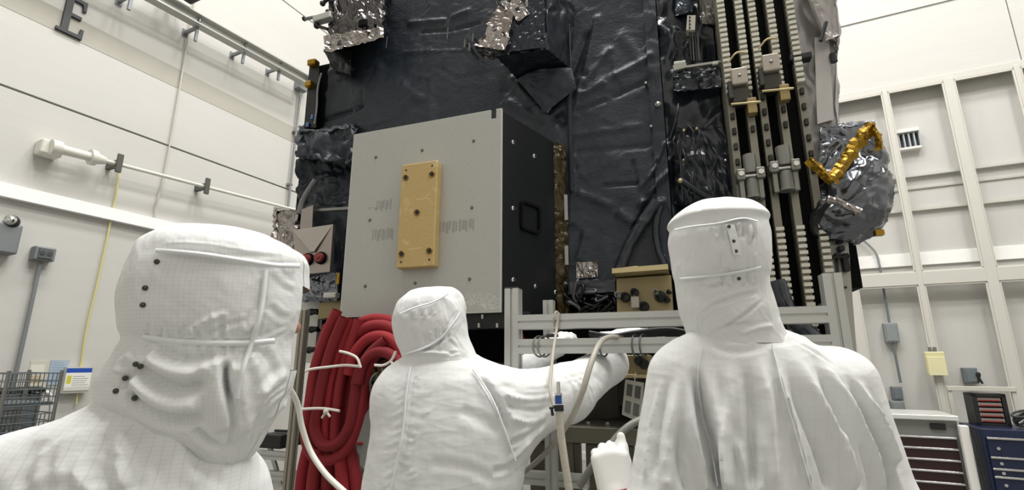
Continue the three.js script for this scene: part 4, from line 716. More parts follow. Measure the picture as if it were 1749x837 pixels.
// rows: [py, left px, right px, D, half depth] -> stacked ellipses
function rowTable(rows, D) { return rows.map(([py, l, r, d = D, b]) => { const a = W(l, py, d), c = W(r, py, d); return { y: (a.y + c.y) / 2, cx: (a.x + c.x) / 2, cz: -d, a: (c.x - a.x) / 2, b }; }); }
function interp(rows, y) { // rows sorted from the top down
  const n = rows.length; if (y >= rows[0].y) return rows[0]; if (y <= rows[n - 1].y) return rows[n - 1];
  let i = 0; while (rows[i + 1].y > y) i++;
  const t = (rows[i].y - y) / (rows[i].y - rows[i + 1].y), P = [rows[Math.max(0, i - 1)], rows[i], rows[i + 1], rows[Math.min(n - 1, i + 2)]], o = {};
  for (const k of ['cx', 'cz', 'a', 'b']) { const [p0, p1, p2, p3] = P.map(q => q[k]); o[k] = 0.5 * (2 * p1 + (p2 - p0) * t + (2 * p0 - 5 * p1 + 4 * p2 - p3) * t * t + (3 * p1 - p0 - 3 * p2 + p3) * t * t * t); }
  return o;
}
function stack(rows) { const yT = rows[0].y, yB = rows[rows.length - 1].y; return p => { const r = interp(rows, p.y), d = (Math.hypot((p.x - r.cx) / r.a, (p.z - r.cz) / r.b) - 1) * Math.min(r.a, r.b); return Math.max(d, p.y - yT, yB - p.y); }; }
function pixelOf(v) { const q = v.clone().sub(EYE).applyAxisAngle(V(1, 0, 0), -PITCH); return [874.5 + FOCAL * q.x / -q.z, 418.5 - FOCAL * q.y / -q.z, -q.z]; }
function finder(g) { // surface point of a garment seen along a sight line, used to lay seams and folds on the cloth
  const p = g.attributes.position, n = p.count, A = new Float32Array(n * 3), q = V(0, 0, 0);
  for (let i = 0; i < n; i++) { const [x, y, d] = pixelOf(q.fromBufferAttribute(p, i)); A[i * 3] = x; A[i * 3 + 1] = y; A[i * 3 + 2] = d; }
  return (px, py, rad = 9) => {
    let best = -1, bd = 1e9, near = -1, nd = 1e9;
    for (let i = 0; i < n; i++) { const dx = A[i * 3] - px, dy = A[i * 3 + 1] - py, r = dx * dx + dy * dy; if (r < nd) { nd = r; near = i; } if (r < rad * rad) { const s = A[i * 3 + 2] + Math.sqrt(r) * 0.0004; if (s < bd) { bd = s; best = i; } } }
    const i = best >= 0 ? best : near; return at(best >= 0 ? px : A[i * 3], best >= 0 ? py : A[i * 3 + 1], A[i * 3 + 2]);
  };
}
function pathPx(pl, step = 14) { const out = []; const c = new THREE.CatmullRomCurve3(pl.map(p => V(p[0], p[1], 0)), false, 'centripetal'), n = Math.max(3, Math.ceil(c.getLength() / step)); for (let i = 0; i <= n; i++) out.push(c.getPoint(i / n)); return out; }
function wrinkle(g, folds, fine, opts = {}) {
  const find = finder(g), p = g.attributes.position, n = g.attributes.normal, N = p.count, disp = new Float32Array(N), v = V(0, 0, 0);
  for (const [pl, w, h] of folds) {
    const P = pathPx(pl).map(q => find(q.x, q.y)), bb = new THREE.Box3().setFromPoints(P).expandByScalar(w * 2.6), m = P.length;
    for (let i = 0; i < N; i++) {
      v.fromBufferAttribute(p, i); if (!bb.containsPoint(v)) continue; let best = 1e9, bt = 0;
      for (let k = 0; k + 1 < m; k++) { const a = P[k], b = P[k + 1], ax = b.x - a.x, ay = b.y - a.y, az = b.z - a.z, l = ax * ax + ay * ay + az * az + 1e-12; const t = Math.max(0, Math.min(1, ((v.x - a.x) * ax + (v.y - a.y) * ay + (v.z - a.z) * az) / l)); const d = (v.x - a.x - ax * t) ** 2 + (v.y - a.y - ay * t) ** 2 + (v.z - a.z - az * t) ** 2; if (d < best) { best = d; bt = (k + t) / (m - 1); } }
      const e = Math.sqrt(best) / w; if (e < 2.6) disp[i] += h * (opts.gain || 1) * (1.15 * Math.exp(-e * e * 1.6) - 0.15 * Math.exp(-(e - 1.6) * (e - 1.6) * 3)) * smooth(0, opts.fade || 0.14, bt) * smooth(1, 0.86, bt);
    }
  }
  for (let i = 0; i < N; i++) { v.fromBufferAttribute(p, i); const d = disp[i] + fine(v); p.setXYZ(i, v.x + n.getX(i) * d, v.y + n.getY(i) * d, v.z + n.getZ(i) * d); }
  g.computeVertexNormals(); return g;
}
const ridged = (x, y, z) => 1 - Math.abs(noise(x, y, z)) * 2.2;
const clothMap = dataTex(128, (u, v, x, y) => { const l = (x % 16 < 1.5 || y % 16 < 1.5) ? 0.925 : 0.955; return l + 0.012 * (rnd() - 0.5); });
const clothBump = dataTex(128, (u, v, x, y) => ((x % 16 < 2 || y % 16 < 2) ? 0.35 : 0.6) + 0.1 * (rnd() - 0.5));
function tiled(n, fn) { return dataTex(n, (u, v) => { const a = fn(u, v), b = fn(u - 1, v), c = fn(u, v - 1), d = fn(u - 1, v - 1); return (a * (1 - u) + b * u) * (1 - v) + (c * (1 - u) + d * u) * v; }); }
const clothCrease = tiled(512, (u, v) => 0.5 + 0.45 * (0.5 - Math.abs(noise(u * 9 + 1.2 * noise(u * 4, v * 4, 3), v * 5 + noise(u * 5, v * 5, 7), 2)) * 1.9) + 0.22 * (0.5 - Math.abs(noise(u * 19 + v * 6, v * 13 - u * 4, 5)) * 1.9) + 0.1 * noise(u * 40, v * 36, 1));
clothCrease.repeat.set(0.048 / 0.36, 0.048 / 0.36);
const CLOTH = mat('#eaebea', 0.72, 0, { map: clothMap, bumpMap: clothCrease, bumpScale: 0.0028, sheen: 0.3, sheenRoughness: 0.6 });
const gridMap = dataTex(128, (u, v, x, y) => { const l = (x % 16 < 2 || y % 16 < 2) ? 0.87 : 0.965; return l + 0.012 * (rnd() - 0.5); });
const CLOTHGRID = CLOTH.clone(); CLOTHGRID.map = gridMap;
const TRIM = mat('#eceeef', 0.7), SNAP = mat('#55534f', 0.35, 0.8), GLOVE = mat('#f3f2ef', 0.6), SKIN = mat('#b98870', 0.55), BOOT = mat('#e9e9e6', 0.6);
const UVS = 1 / 0.048;
function clothUV(g, cx, cz) { const p = g.attributes.position, u = g.attributes.uv; for (let i = 0; i < p.count; i++) u.setXY(i, Math.atan2(p.getX(i) - cx, p.getZ(i) - cz) * 0.2 * UVS, p.getY(i) * UVS); }
function hoodSurf(rows, D, nT, nV, face, sq = 2.3) { // rows as above; cloth shell open at the bottom and at the face
  const R = rowTable(rows, D), n = R.length, pos = [], uv = [], idx = [], keep = [];
  const C = (k, t) => { const f = t * (n - 1), i = Math.min(n - 2, Math.floor(f)), s = f - i, P = [R[Math.max(0, i - 1)], R[i], R[i + 1], R[Math.min(n - 1, i + 2)]].map(q => q[k]); return 0.5 * (2 * P[1] + (P[2] - P[0]) * s + (2 * P[0] - 5 * P[1] + 4 * P[2] - P[3]) * s * s + (3 * P[1] - P[0] - 3 * P[2] + P[3]) * s * s * s); };
  let arc = 0, py = null;
  for (let j = 0; j <= nV; j++) {
    const t = j / nV, y = C('y', t), cx = C('cx', t), cz = C('cz', t), a = Math.max(0.0005, C('a', t)), b = Math.max(0.0005, C('b', t)); if (py) arc += Math.hypot(y - py[0], a - py[1]); py = [y, a];
    for (let i = 0; i < nT; i++) { const th = i / nT * Math.PI * 2, c = Math.cos(th), s = Math.sin(th), e = 2 / sq; pos.push(cx + a * Math.sign(c) * Math.pow(Math.abs(c), e), y, cz + b * Math.sign(s) * Math.pow(Math.abs(s), e)); uv.push(th * 0.12 * UVS, arc * UVS); keep.push(!(face && y < face.y1 && y > face.y0 && c * face.dx + s * face.dz > face.cos)); }
  }
  for (let j = 0; j < nV; j++) for (let i = 0; i < nT; i++) { const k = (i + 1) % nT, a = j * nT + i, b = j * nT + k, c = a + nT, d = b + nT; if (keep[a] && keep[b] && keep[c] && keep[d]) idx.push(a, b, d, a, d, c); }
  const g = new THREE.BufferGeometry(); g.setAttribute('position', new THREE.Float32BufferAttribute(pos, 3)); g.setAttribute('uv', new THREE.Float32BufferAttribute(uv, 2)); g.setIndex(idx); g.computeVertexNormals();
  // outward normals
  const nn = g.attributes.normal, m = (nV >> 1) * nT; if (nn.getX(m) < 0) { g.setIndex(idx.map((_, q) => idx[q - q % 3 + [0, 2, 1][q % 3]])); g.computeVertexNormals(); }
  return g;
}
function seam(parent, name, g, pl, w, m, lift = 0.0012) { // stitched band lying on the cloth
  const find = finder(g), Q = pathPx(pl, 6), n = Q.length, rows = [[], []], sc = FOCAL / find(Q[n >> 1].x, Q[n >> 1].y).distanceTo(EYE);
  Q.forEach((q, i) => { const a = Q[Math.max(0, i - 1)], b = Q[Math.min(n - 1, i + 1)], dx = b.x - a.x, dy = b.y - a.y, l = Math.hypot(dx, dy), h = w * 1.3 * sc; [-1, 1].forEach((sg, k) => rows[k].push(find(q.x - dy / l * sg * h, q.y + dx / l * sg * h, 8))); });
  let c = [0, 1].map(k => rows[k]); for (let it = 0; it < 2; it++) c = c.map(P => P.map((q, i) => P[Math.max(0, i - 1)].clone().add(q).add(P[Math.min(n - 1, i + 1)]).divideScalar(3)));
  c = c.map(P => P.map(q => q.clone().addScaledVector(EYE.clone().sub(q).normalize(), lift)));
  return part(parent, name, gridSurf(4, n - 1, (u, v) => { const i = Math.round(v * (n - 1)), q = c[0][i].clone().lerp(c[1][i], u); return q.addScaledVector(EYE.clone().sub(q).normalize(), 0.0014 * Math.sin(u * Math.PI) - (u === 0 || u === 1 ? 0.0025 : 0)); }), m);
}
function snaps(parent, g, list, r = 0.0045) { const find = finder(g); for (const [x, y] of list) { const c = find(x, y, 6), d = EYE.clone().sub(c).normalize(); const o = part(parent, 'snap_button', merge([rod(c.clone().addScaledVector(d, -0.004), c.clone().addScaledVector(d, 0.0035), r, r * 0.85, 14), ball(c.clone().addScaledVector(d, 0.003), r * 0.5, 8)]), SNAP); } }
function handGeo(wrist, F, N, T, curl, thumbOut = 0.5, scale = 1) {
  F.normalize(); N.addScaledVector(F, -N.dot(F)).normalize(); const side = F.clone().cross(N); if (side.dot(T) < 0) side.negate(); T = side;
  const parts = [], P = (f, n, t) => wrist.clone().addScaledVector(F, f * scale).addScaledVector(N, n * scale).addScaledVector(T, t * scale);
  const ks = [0.031, 0.011, -0.01, -0.029], len = [[0.043, 0.026, 0.02], [0.048, 0.03, 0.021], [0.044, 0.028, 0.021], [0.034, 0.021, 0.018]];
  ks.forEach((t, i) => parts.push(capsule(P(0.0, 0, t * 0.6), P(0.088 - Math.abs(t) * 0.25, 0, t), 0.022 * scale, 0.0155 * scale)));
  const fingers = [];
  ks.forEach((t, i) => { let a = P(0.088 - Math.abs(t) * 0.25, 0, t), ang = 0; len[i].forEach((l, k) => { ang += curl[i][k]; const d = F.clone().multiplyScalar(Math.cos(ang)).addScaledVector(N, -Math.sin(ang)), b = a.clone().addScaledVector(d, l * scale); fingers.push([i, capsule(a, b, (0.0115 - k * 0.0009) * scale, (0.0108 - k * 0.0009) * scale)]); a = b; }); });
  { let a = P(0.022, -0.008, 0.028); const ds = [[0.75, -0.25, thumbOut], [0.95, -0.25, thumbOut * 0.4], [1, -0.15, 0]]; ds.forEach(([f, n, t], k) => { const d = F.clone().multiplyScalar(f).addScaledVector(N, n).addScaledVector(T, t).normalize(), b = a.clone().addScaledVector(d, [0.045, 0.034, 0.026][k] * scale); fingers.push([9, capsule(a, b, (0.0165 - k * 0.0025) * scale, (0.0145 - k * 0.0022) * scale)]); a = b; }); }
  parts.push(capsule(P(-0.07, 0, 0), P(0, 0, 0), 0.03 * scale, 0.027 * scale));
  const sdf = p => { let d = 1; for (const f of parts) d = smin(d, f(p), 0.014); let fg = [1, 1, 1, 1, 0, 0, 0, 0, 0, 1]; for (const [i, f] of fingers) { fg[i] = smin(fg[i], f(p), 0.006); } for (const i of [0, 1, 2, 3, 9]) d = smin(d, fg[i], i === 9 ? 0.01 : 0.004); return d; };
  const c = P(0.05, 0, 0), r = 0.15 * scale; return surfaceNet(sdf, V(c.x - r, c.y - r, c.z - r), V(c.x + r, c.y + r, c.z + r), 0.0036);
}
function bodyGeo(head, F, limbs, neck) { // head with a face, neck, trunk and limbs as one figure
  const U = V(0, 1, 0), Sd = F.clone().cross(U).normalize(), at3 = (f, u, s) => head.clone().addScaledVector(F, f).addScaledVector(U, u).addScaledVector(Sd, s);
  const cr = ellipsoid(at3(-0.005, 0.015, 0), F, U, Sd, 0.094, 0.1, 0.074), jaw = capsule(at3(0.02, -0.06, 0), at3(0.05, -0.092, 0), 0.052, 0.034), nose = capsule(at3(0.082, 0.008, 0), at3(0.104, -0.024, 0), 0.009, 0.013), brow = capsule(at3(0.074, 0.022, -0.035), at3(0.074, 0.022, 0.035), 0.012, 0.012), lip = capsule(at3(0.078, -0.056, -0.018), at3(0.078, -0.056, 0.018), 0.009, 0.009), nk = capsule(head.clone().add(V(0, -0.06, 0)), neck, 0.056, 0.062);
  const ears = [-1, 1].map(s => ellipsoid(at3(-0.005, -0.005, 0.077 * s), F, U, Sd, 0.018, 0.03, 0.008)), eyes = [-1, 1].map(s => ellipsoid(at3(0.083, 0.0, 0.031 * s), F, U, Sd, 0.012, 0.01, 0.016)), balls = [-1, 1].map(s => ellipsoid(at3(0.072, 0.0, 0.031 * s), F, U, Sd, 0.012, 0.011, 0.012));
  const hs = p => { let d = smin(cr(p), jaw(p), 0.04); d = smin(d, brow(p), 0.015); d = smin(d, nose(p), 0.012); d = smin(d, lip(p), 0.012); for (const e of eyes) d = Math.max(d, -e(p)); for (const e of balls) d = Math.min(d, e(p)); for (const e of ears) d = smin(d, e(p), 0.006); return smin(d, nk(p), 0.03); };
  const hg = surfaceNet(hs, V(head.x - 0.15, neck.y + 0.0, head.z - 0.15), V(head.x + 0.15, head.y + 0.14, head.z + 0.15), 0.005);
  const all = limbs.map(l => capsule(...l)), bb = new THREE.Box3(); limbs.forEach(l => { bb.expandByPoint(l[0]); bb.expandByPoint(l[1]); }); bb.expandByScalar(0.16);
  const bg = surfaceNet(p => { let d = nk(p); for (const f of all) d = smin(d, f(p), 0.04); return d; }, bb.min, bb.max, 0.02);
  return merge([hg, bg]);
}
function suitGeo(rows, extra, h, k = 0.05) {
  const st = stack(rows), caps = extra.map(e => capsule(...e)), bb = new THREE.Box3();
  rows.forEach(r => { bb.expandByPoint(V(r.cx - r.a, r.y, r.cz - r.b)); bb.expandByPoint(V(r.cx + r.a, r.y, r.cz + r.b)); }); extra.forEach(e => { bb.expandByPoint(e[0].clone().addScalar(-e[2])); bb.expandByPoint(e[0].clone().addScalar(e[2])); bb.expandByPoint(e[1].clone().addScalar(-e[3])); bb.expandByPoint(e[1].clone().addScalar(e[3])); }); bb.expandByScalar(0.04);
  return surfaceNet(p => { let d = st(p); for (const f of caps) d = smin(d, f(p), k); return d; }, bb.min, bb.max, h);
}
function legs(cx, z, hipY, spread = 0.1) { const out = []; for (const s of [-1, 1]) { const hip = V(cx + s * spread, hipY, z), knee = V(cx + s * spread * 1.15, 0.5, z - 0.03), ank = V(cx + s * spread * 1.2, 0.14, z); out.push([hip, knee, 0.115, 0.09], [knee, ank, 0.09, 0.075]); } return out; }
function boots(parent, cx, z, spread, F) { for (const s of [-1, 1]) { const a = V(cx + s * spread * 1.2, 0.05, z), b = a.clone().addScaledVector(F, 0.19); b.y = 0.04; const g = surfaceNet(p => Math.max(smin(capsule(a, b, 0.055, 0.042)(p), capsule(V(a.x, 0.06, a.z), V(a.x, 0.26, a.z), 0.065, 0.075)(p), 0.04), 0.002 - p.y), V(a.x - 0.3, -0.01, a.z - 0.3), V(a.x + 0.3, 0.35, a.z + 0.3), 0.012); part(parent, 'boot', g, BOOT); } }

// ---- right: seen from behind, watching
{
  const D = 1.2, base = V(W(1330, 700, D).x, 0, -D), F = V(-0.15, 0, -1).normalize();
  const t = thing('person', 'person in white suit and hood seen from behind, gloved fist raised beside the rails', 'person', WORLD, base);
  const rows = rowTable([[556, 1190, 1322, D, 0.062], [566, 1178, 1338, D, 0.075], [578, 1160, 1370, D, 0.09], [600, 1150, 1400, D, 0.11], [640, 1150, 1434, D, 0.13], [700, 1156, 1450, D, 0.14], [770, 1158, 1462, D, 0.145], [860, 1150, 1472, D, 0.15], [1000, 1124, 1490, D, 0.15], [1200, 1140, 1480, D, 0.15], [1330, 1170, 1460, D, 0.12]], D);
  const sL = W(1162, 645, D), eL = W(1130, 900, D - 0.02), wL = W(1060, 905, D + 0.2), sR = W(1430, 655, D), eR = W(1502, 880, D), wR = W(1530, 1110, D + 0.16);
  const hipY = rows[rows.length - 2].y - 0.12;
  const coat = suitGeo(rows, [[sL, eL, 0.074, 0.08], [eL, wL, 0.08, 0.05], [sR, eR, 0.084, 0.082], [eR, wR, 0.082, 0.055], ...legs(base.x, -D, hipY, 0.1)], 0.006, 0.035);
  const folds = [
    [[[1182, 612], [1196, 690], [1212, 760], [1228, 850]], 0.012, -0.02], [[[1206, 620], [1226, 700], [1240, 780], [1250, 850]], 0.014, 0.016], [[[1240, 600], [1246, 690], [1238, 790], [1240, 850]], 0.012, 0.012], [[[1270, 605], [1284, 700], [1290, 850]], 0.014, -0.012], [[[1298, 600], [1312, 690], [1325, 850]], 0.013, 0.01],
    [[[1316, 580], [1336, 660], [1362, 750], [1388, 850]], 0.0065, 0.0075], [[[1340, 600], [1365, 680], [1400, 770], [1425, 850]], 0.014, -0.012], [[[1360, 590], [1395, 680], [1430, 760], [1455, 850]], 0.014, 0.014], [[[1385, 590], [1425, 680], [1462, 780], [1478, 850]], 0.014, -0.016], [[[1405, 600], [1448, 690], [1485, 780], [1500, 850]], 0.014, 0.016], [[[1440, 625], [1482, 710], [1512, 800], [1530, 850]], 0.012, -0.014], [[[1455, 640], [1500, 720], [1530, 800]], 0.012, 0.012],
    [[[1165, 625], [1150, 700], [1140, 780], [1140, 850]], 0.014, 0.012], [[[1180, 640], [1178, 720], [1196, 800], [1214, 850]], 0.013, 0.014], [[[1140, 640], [1122, 720], [1112, 820]], 0.011, -0.01], [[[1125, 640], [1108, 730], [1098, 830]], 0.01, 0.008], [[[1158, 720], [1162, 790], [1180, 850]], 0.01, -0.01],
    [[[1200, 580], [1250, 598], [1310, 590]], 0.01, -0.006], [[[1290, 700], [1300, 780], [1296, 850]], 0.01, 0.009], [[[1420, 720], [1440, 800], [1450, 850]], 0.009, 0.008], [[[1240, 720], [1270, 790], [1275, 850]], 0.01, 0.008], [[[1340, 570], [1390, 595], [1430, 622]], 0.008, -0.006]
  ];
  wrinkle(coat, folds, p => 0.0022 * noise(p.x * 14, p.y * 3, p.z * 9) + 0.0012 * ridged(p.x * 20 - p.y * 5, p.y * 4, p.z * 8) + 0.0012 * noise(p.x * 48, p.y * 16, p.z * 30), { gain: 1.75, fade: 0.42 });
  clothUV(coat, base.x, -D - 0.4);
  const hc = W(1226, 455, 1.18), neck = W(1262, 590, D);
  part(t, 'body', bodyGeo(hc, F, [[V(neck.x, neck.y - 0.06, -D), V(base.x, hipY, -D), 0.1, 0.12], [sL, eL, 0.034, 0.034], [eL, wL, 0.04, 0.03], [sR, eR, 0.034, 0.034], [eR, wR, 0.04, 0.03], [V(neck.x, neck.y - 0.13, -D), sL, 0.04, 0.034], [V(neck.x, neck.y - 0.13, -D), sR, 0.04, 0.034], ...legs(base.x, -D, hipY, 0.1).map(l => [l[0], l[1], 0.07, 0.055])], neck), SKIN);
  const c = part(t, 'coverall', coat.clone(), CLOTH, 'loose white coverall with a back seam');
  seam(c, 'back_seam', coat, [[1318, 586], [1336, 660], [1362, 750], [1386, 834]], 0.0016, TRIM);
  seam(c, 'shoulder_seam', coat, [[1200, 588], [1192, 640], [1198, 700], [1215, 770], [1226, 834]], 0.0013, TRIM);
  const hood = hoodSurf([[345, 1224, 1226, 1.18, 0.0005], [346, 1206, 1246, 1.18, 0.03], [350, 1186, 1262, 1.18, 0.06], [357, 1168, 1280, 1.18, 0.085], [368, 1154, 1293, 1.18, 0.103], [380, 1146, 1300, 1.18, 0.117], [390, 1150, 1298, 1.18, 0.112], [410, 1148, 1302, 1.18, 0.117], [440, 1152, 1304, 1.18, 0.116], [466, 1156, 1304, 1.18, 0.108], [476, 1158, 1302, 1.18, 0.1], [492, 1160, 1304, 1.185, 0.096], [510, 1162, 1311, 1.19, 0.096], [530, 1166, 1316, 1.19, 0.098], [552, 1174, 1320, 1.195, 0.1], [572, 1181, 1330, 1.2, 0.1], [588, 1188, 1340, 1.2, 0.1]], 1.18, 200, 150, { y0: hc.y - 0.085, y1: hc.y + 0.05, dx: F.x, dz: F.z, cos: 0.82 }, 2.5);
  const hf = [[[[1150, 392], [1180, 386], [1230, 380], [1270, 372], [1296, 378]], 0.0035, 0.006]];
  for (let i = 0; i < 15; i++) { const x = 1154 + i * 9.8, y = 391 - 16 * Math.sin((i / 14) * 2.2); hf.push([[[x, y], [x + rr(-3, 3), y + 12], [x + rr(-5, 5), y + rr(22, 44)]], 0.0035, ((i % 2 ? 1 : -1) * rr(0.003, 0.0075))]); }
  for (let i = 0; i < 12; i++) { const x = 1164 + i * 11.5, y = 472 - i * 0.9; hf.push([[[x, y - rr(24, 40)], [x + rr(-3, 3), y - 12], [x, y]], 0.0035, (i % 2 ? 0.002 : -0.002)]); hf.push([[[x, y + 2], [x + rr(-4, 6), y + 12], [x + rr(-4, 8), y + 24]], 0.0035, (i % 2 ? 0.003 : -0.003)]); }
  hf.push([[[1176, 560], [1212, 526], [1258, 507], [1302, 498]], 0.006, -0.0055], [[[1236, 562], [1274, 536], [1306, 510]], 0.0045, -0.004], [[[1200, 580], [1240, 560], [1284, 552]], 0.006, -0.003], [[[1163, 492], [1172, 525], [1188, 570]], 0.008, -0.004], [[[1262, 572], [1292, 560], [1322, 556]], 0.006, 0.003], [[[1180, 486], [1210, 494], [1240, 484]], 0.007, -0.003]);
  wrinkle(hood, hf, p => 0.0016 * noise(p.x * 30, p.y * 18, p.z * 30) + 0.0014 * ridged(p.x * 26, p.y * 15, p.z * 26) * smooth(W(0, 460, D).y, W(0, 500, D).y, p.y), { gain: 1.7 });
  const hd = part(t, 'hood', hood.clone(), CLOTH, 'white hood with three snaps at the back');
  seam(hd, 'hood_band', hood, [[1158, 477], [1200, 473], [1250, 467], [1304, 456]], 0.0028, TRIM);
  seam(hd, 'crown_seam', hood, [[1150, 393], [1180, 387], [1230, 381], [1270, 372], [1297, 379]], 0.0018, TRIM);
  const find = finder(hood); { const P = pathPx([[1246, 384], [1254, 412], [1259, 436]], 6).map(q => find(q.x, q.y, 6)); part(hd, 'snap_strip', gridSurf(2, P.length - 1, (u, v) => P[Math.round(v * (P.length - 1))].clone().add(V((u - 0.5) * 0.019, 0, 0.0025))), TRIM); }
  snaps(hd, hood, [[1245, 387], [1253, 412], [1257, 429], [1262, 476]]);
  // raised left fist holding the hose
  const hw = W(1052, 846, D + 0.2), gl = handGeo(hw, V(-0.12, 1, -0.12), V(-0.1, 0.1, 1), V(1, 0, 0), [[1.0, 1.2, 0.8], [1.15, 1.3, 0.8], [1.2, 1.3, 0.8], [1.25, 1.3, 0.8]], 0.15, 1.12);
  part(t, 'glove', gl, GLOVE, 'white glove closed around a hose');
  part(t, 'red_cuff', rod(hw.clone().add(V(0.012, -0.03, 0.0)), hw.clone().add(V(0.004, 0.018, -0.002)), 0.042, 0.04, 24), mat('#8e2026', 0.6));
  const hw2 = wR.clone(); part(t, 'glove', handGeo(hw2, V(0.05, -1, -0.25), V(1, 0, 0.3), V(0, 0, -1), [[0.3, 0.35, 0.3], [0.35, 0.4, 0.3], [0.4, 0.4, 0.3], [0.45, 0.45, 0.3]], 0.4, 1.05), GLOVE);
  boots(t, base.x, -D, 0.1, F);
}
// ---- middle: reaching under the rails
{
  const D = 1.56, base = V(W(765, 800, D).x, 0, -D), F = V(0.72, -0.05, -0.7).normalize();
  const t = thing('person', 'person in white suit seen from behind, reaching an arm under the rails', 'person', WORLD, base);
  const rows = rowTable([[604, 697, 812, D, 0.07], [614, 684, 832, D, 0.085], [628, 668, 862, D, 0.105], [650, 654, 885, D, 0.125], [690, 643, 898, D, 0.14], [740, 634, 902, D, 0.15], [790, 626, 898, D, 0.15], [850, 616, 890, D, 0.15], [980, 606, 886, D, 0.15], [1120, 620, 880, D, 0.15], [1200, 640, 866, D, 0.13]], D);
  const sR = W(856, 684, D - 0.02), eR = W(966, 672, D + 0.12), wR = W(1040, 622, D + 0.3), sL = W(690, 680, D), eL = W(802, 700, D + 0.28), wL = W(925, 612, D + 0.4), hipY = rows[rows.length - 2].y - 0.1;
  const coat = suitGeo(rows, [[sR, eR, 0.085, 0.085], [eR, wR, 0.084, 0.064], [wR, W(1054, 600, D + 0.36), 0.058, 0.03], [W(872, 730, D), W(940, 700, D + 0.06), 0.085, 0.05], [sL, eL, 0.09, 0.07], [eL, wL, 0.07, 0.048], ...legs(base.x, -D, hipY, 0.11)], 0.0066, 0.045);
  const folds = [[[[702, 620], [694, 670], [688, 740], [676, 800], [666, 850]], 0.008, 0.012]];
  for (let i = 0; i < 24; i++) { const y = 636 + i * 8.6 + rr(-3, 3), x = 701 - (y - 636) * 0.15, l = rr(18, 46), s = rr(-4, 16); folds.push([[[x + 2, y], [x + l * 0.5, y + 6 + s * 0.4], [x + l, y + s]], rr(0.0045, 0.0075), (i % 2 ? 1 : -1) * rr(0.002, 0.005)]); if (i % 3) folds.push([[[x - 2, y + 4], [x - 12, y + 11], [x - rr(20, 40), y + rr(10, 24)]], rr(0.0045, 0.007), (i % 2 ? 1 : -1) * rr(0.003, 0.006)]); }
  folds.push([[[806, 626], [838, 676], [862, 736], [882, 790], [890, 840]], 0.006, 0.009], [[[820, 640], [850, 690], [872, 740]], 0.012, -0.012], [[[846, 640], [890, 650], [940, 648]], 0.009, 0.012], [[[850, 655], [900, 664], [950, 660]], 0.009, -0.012], [[[856, 672], [905, 682], [955, 676]], 0.01, 0.014], [[[862, 690], [910, 702], [950, 694]], 0.01, -0.013], [[[868, 712], [905, 722], [938, 712]], 0.01, 0.012], [[[940, 720], [905, 745], [870, 760]], 0.01, -0.014], [[[935, 735], [900, 765], [868, 790]], 0.01, 0.012], [[[900, 780], [870, 800], [840, 806]], 0.01, -0.01], [[[780, 700], [830, 720], [860, 740]], 0.018, -0.005], [[[730, 790], [800, 800], [850, 826]], 0.014, -0.004],
    [[[985, 640], [1010, 660], [1020, 690]], 0.009, -0.012], [[[1000, 625], [1028, 645], [1036, 662]], 0.008, 0.012], [[[1015, 612], [1040, 625], [1050, 640]], 0.007, -0.009], [[[965, 630], [985, 660], [990, 695]], 0.01, 0.01], [[[960, 650], [1000, 640], [1040, 615]], 0.008, 0.01]);
  wrinkle(coat, folds, p => 0.0016 * noise(p.x * 15, p.y * 8, p.z * 12) + 0.0008 * ridged(p.x * 12 - p.y * 5, p.y * 16, p.z * 9) + 0.0012 * noise(p.x * 40, p.y * 28, p.z * 30), { gain: 1.25 });
  clothUV(coat, base.x, -D - 0.5);
  const hc = W(739, 552, D + 0.02), neck = W(752, 640, D);
  hc.addScaledVector(F, 0.0);
  part(t, 'body', bodyGeo(hc, F, [[V(neck.x, neck.y - 0.06, -D), V(base.x, hipY, -D), 0.1, 0.12], [sL, eL, 0.034, 0.034], [eL, wL, 0.04, 0.03], [sR, eR, 0.034, 0.034], [eR, wR, 0.04, 0.03], [V(neck.x, neck.y - 0.1, -D), sL, 0.045, 0.034], [V(neck.x, neck.y - 0.1, -D), sR, 0.045, 0.034], ...legs(base.x, -D, hipY, 0.1).map(l => [l[0], l[1], 0.07, 0.055])], neck), SKIN);
  const c = part(t, 'coverall', coat.clone(), CLOTH, 'white coverall puckered along the back seam');
  seam(c, 'back_seam', coat, [[702, 622], [694, 670], [688, 740], [676, 800], [668, 834]], 0.0022, TRIM);
  seam(c, 'sleeve_seam', coat, [[806, 628], [838, 676], [862, 736], [882, 790]], 0.002, TRIM);
  const E = D + 0.01;
  const hood = hoodSurf([[491, 752, 754, E, 0.0005], [492, 738, 770, E, 0.03], [495, 718, 780, E, 0.055], [500, 702, 786, E, 0.075], [510, 689, 791, E, 0.095], [524, 679, 795, E, 0.108], [542, 673, 796, E, 0.115], [560, 673, 797, E, 0.112], [576, 676, 800, E, 0.105], [590, 681, 806, E, 0.1], [602, 687, 812, E, 0.1], [613, 690, 817, E, 0.1], [624, 688, 824, E, 0.1]], E, 180, 130, { y0: hc.y - 0.07, y1: hc.y + 0.055, dx: F.x, dz: F.z, cos: 0.86 }, 2.3);
  const hf = [];
  for (let i = 0; i < 12; i++) { const x = 684 + i * 8.5, y = 536 - i * 2.6; hf.push([[[x, y], [x + 1, y + 9], [x + rr(-3, 3), y + rr(16, 26)]], 0.004, i % 2 ? 0.004 : -0.004]); }
  for (let i = 0; i < 9; i++) { const x = 690 + i * 9, y = 600 - i * 3.5; hf.push([[[x, y - 18], [x - 1, y - 8], [x, y]], 0.004, i % 2 ? 0.003 : -0.003]); }
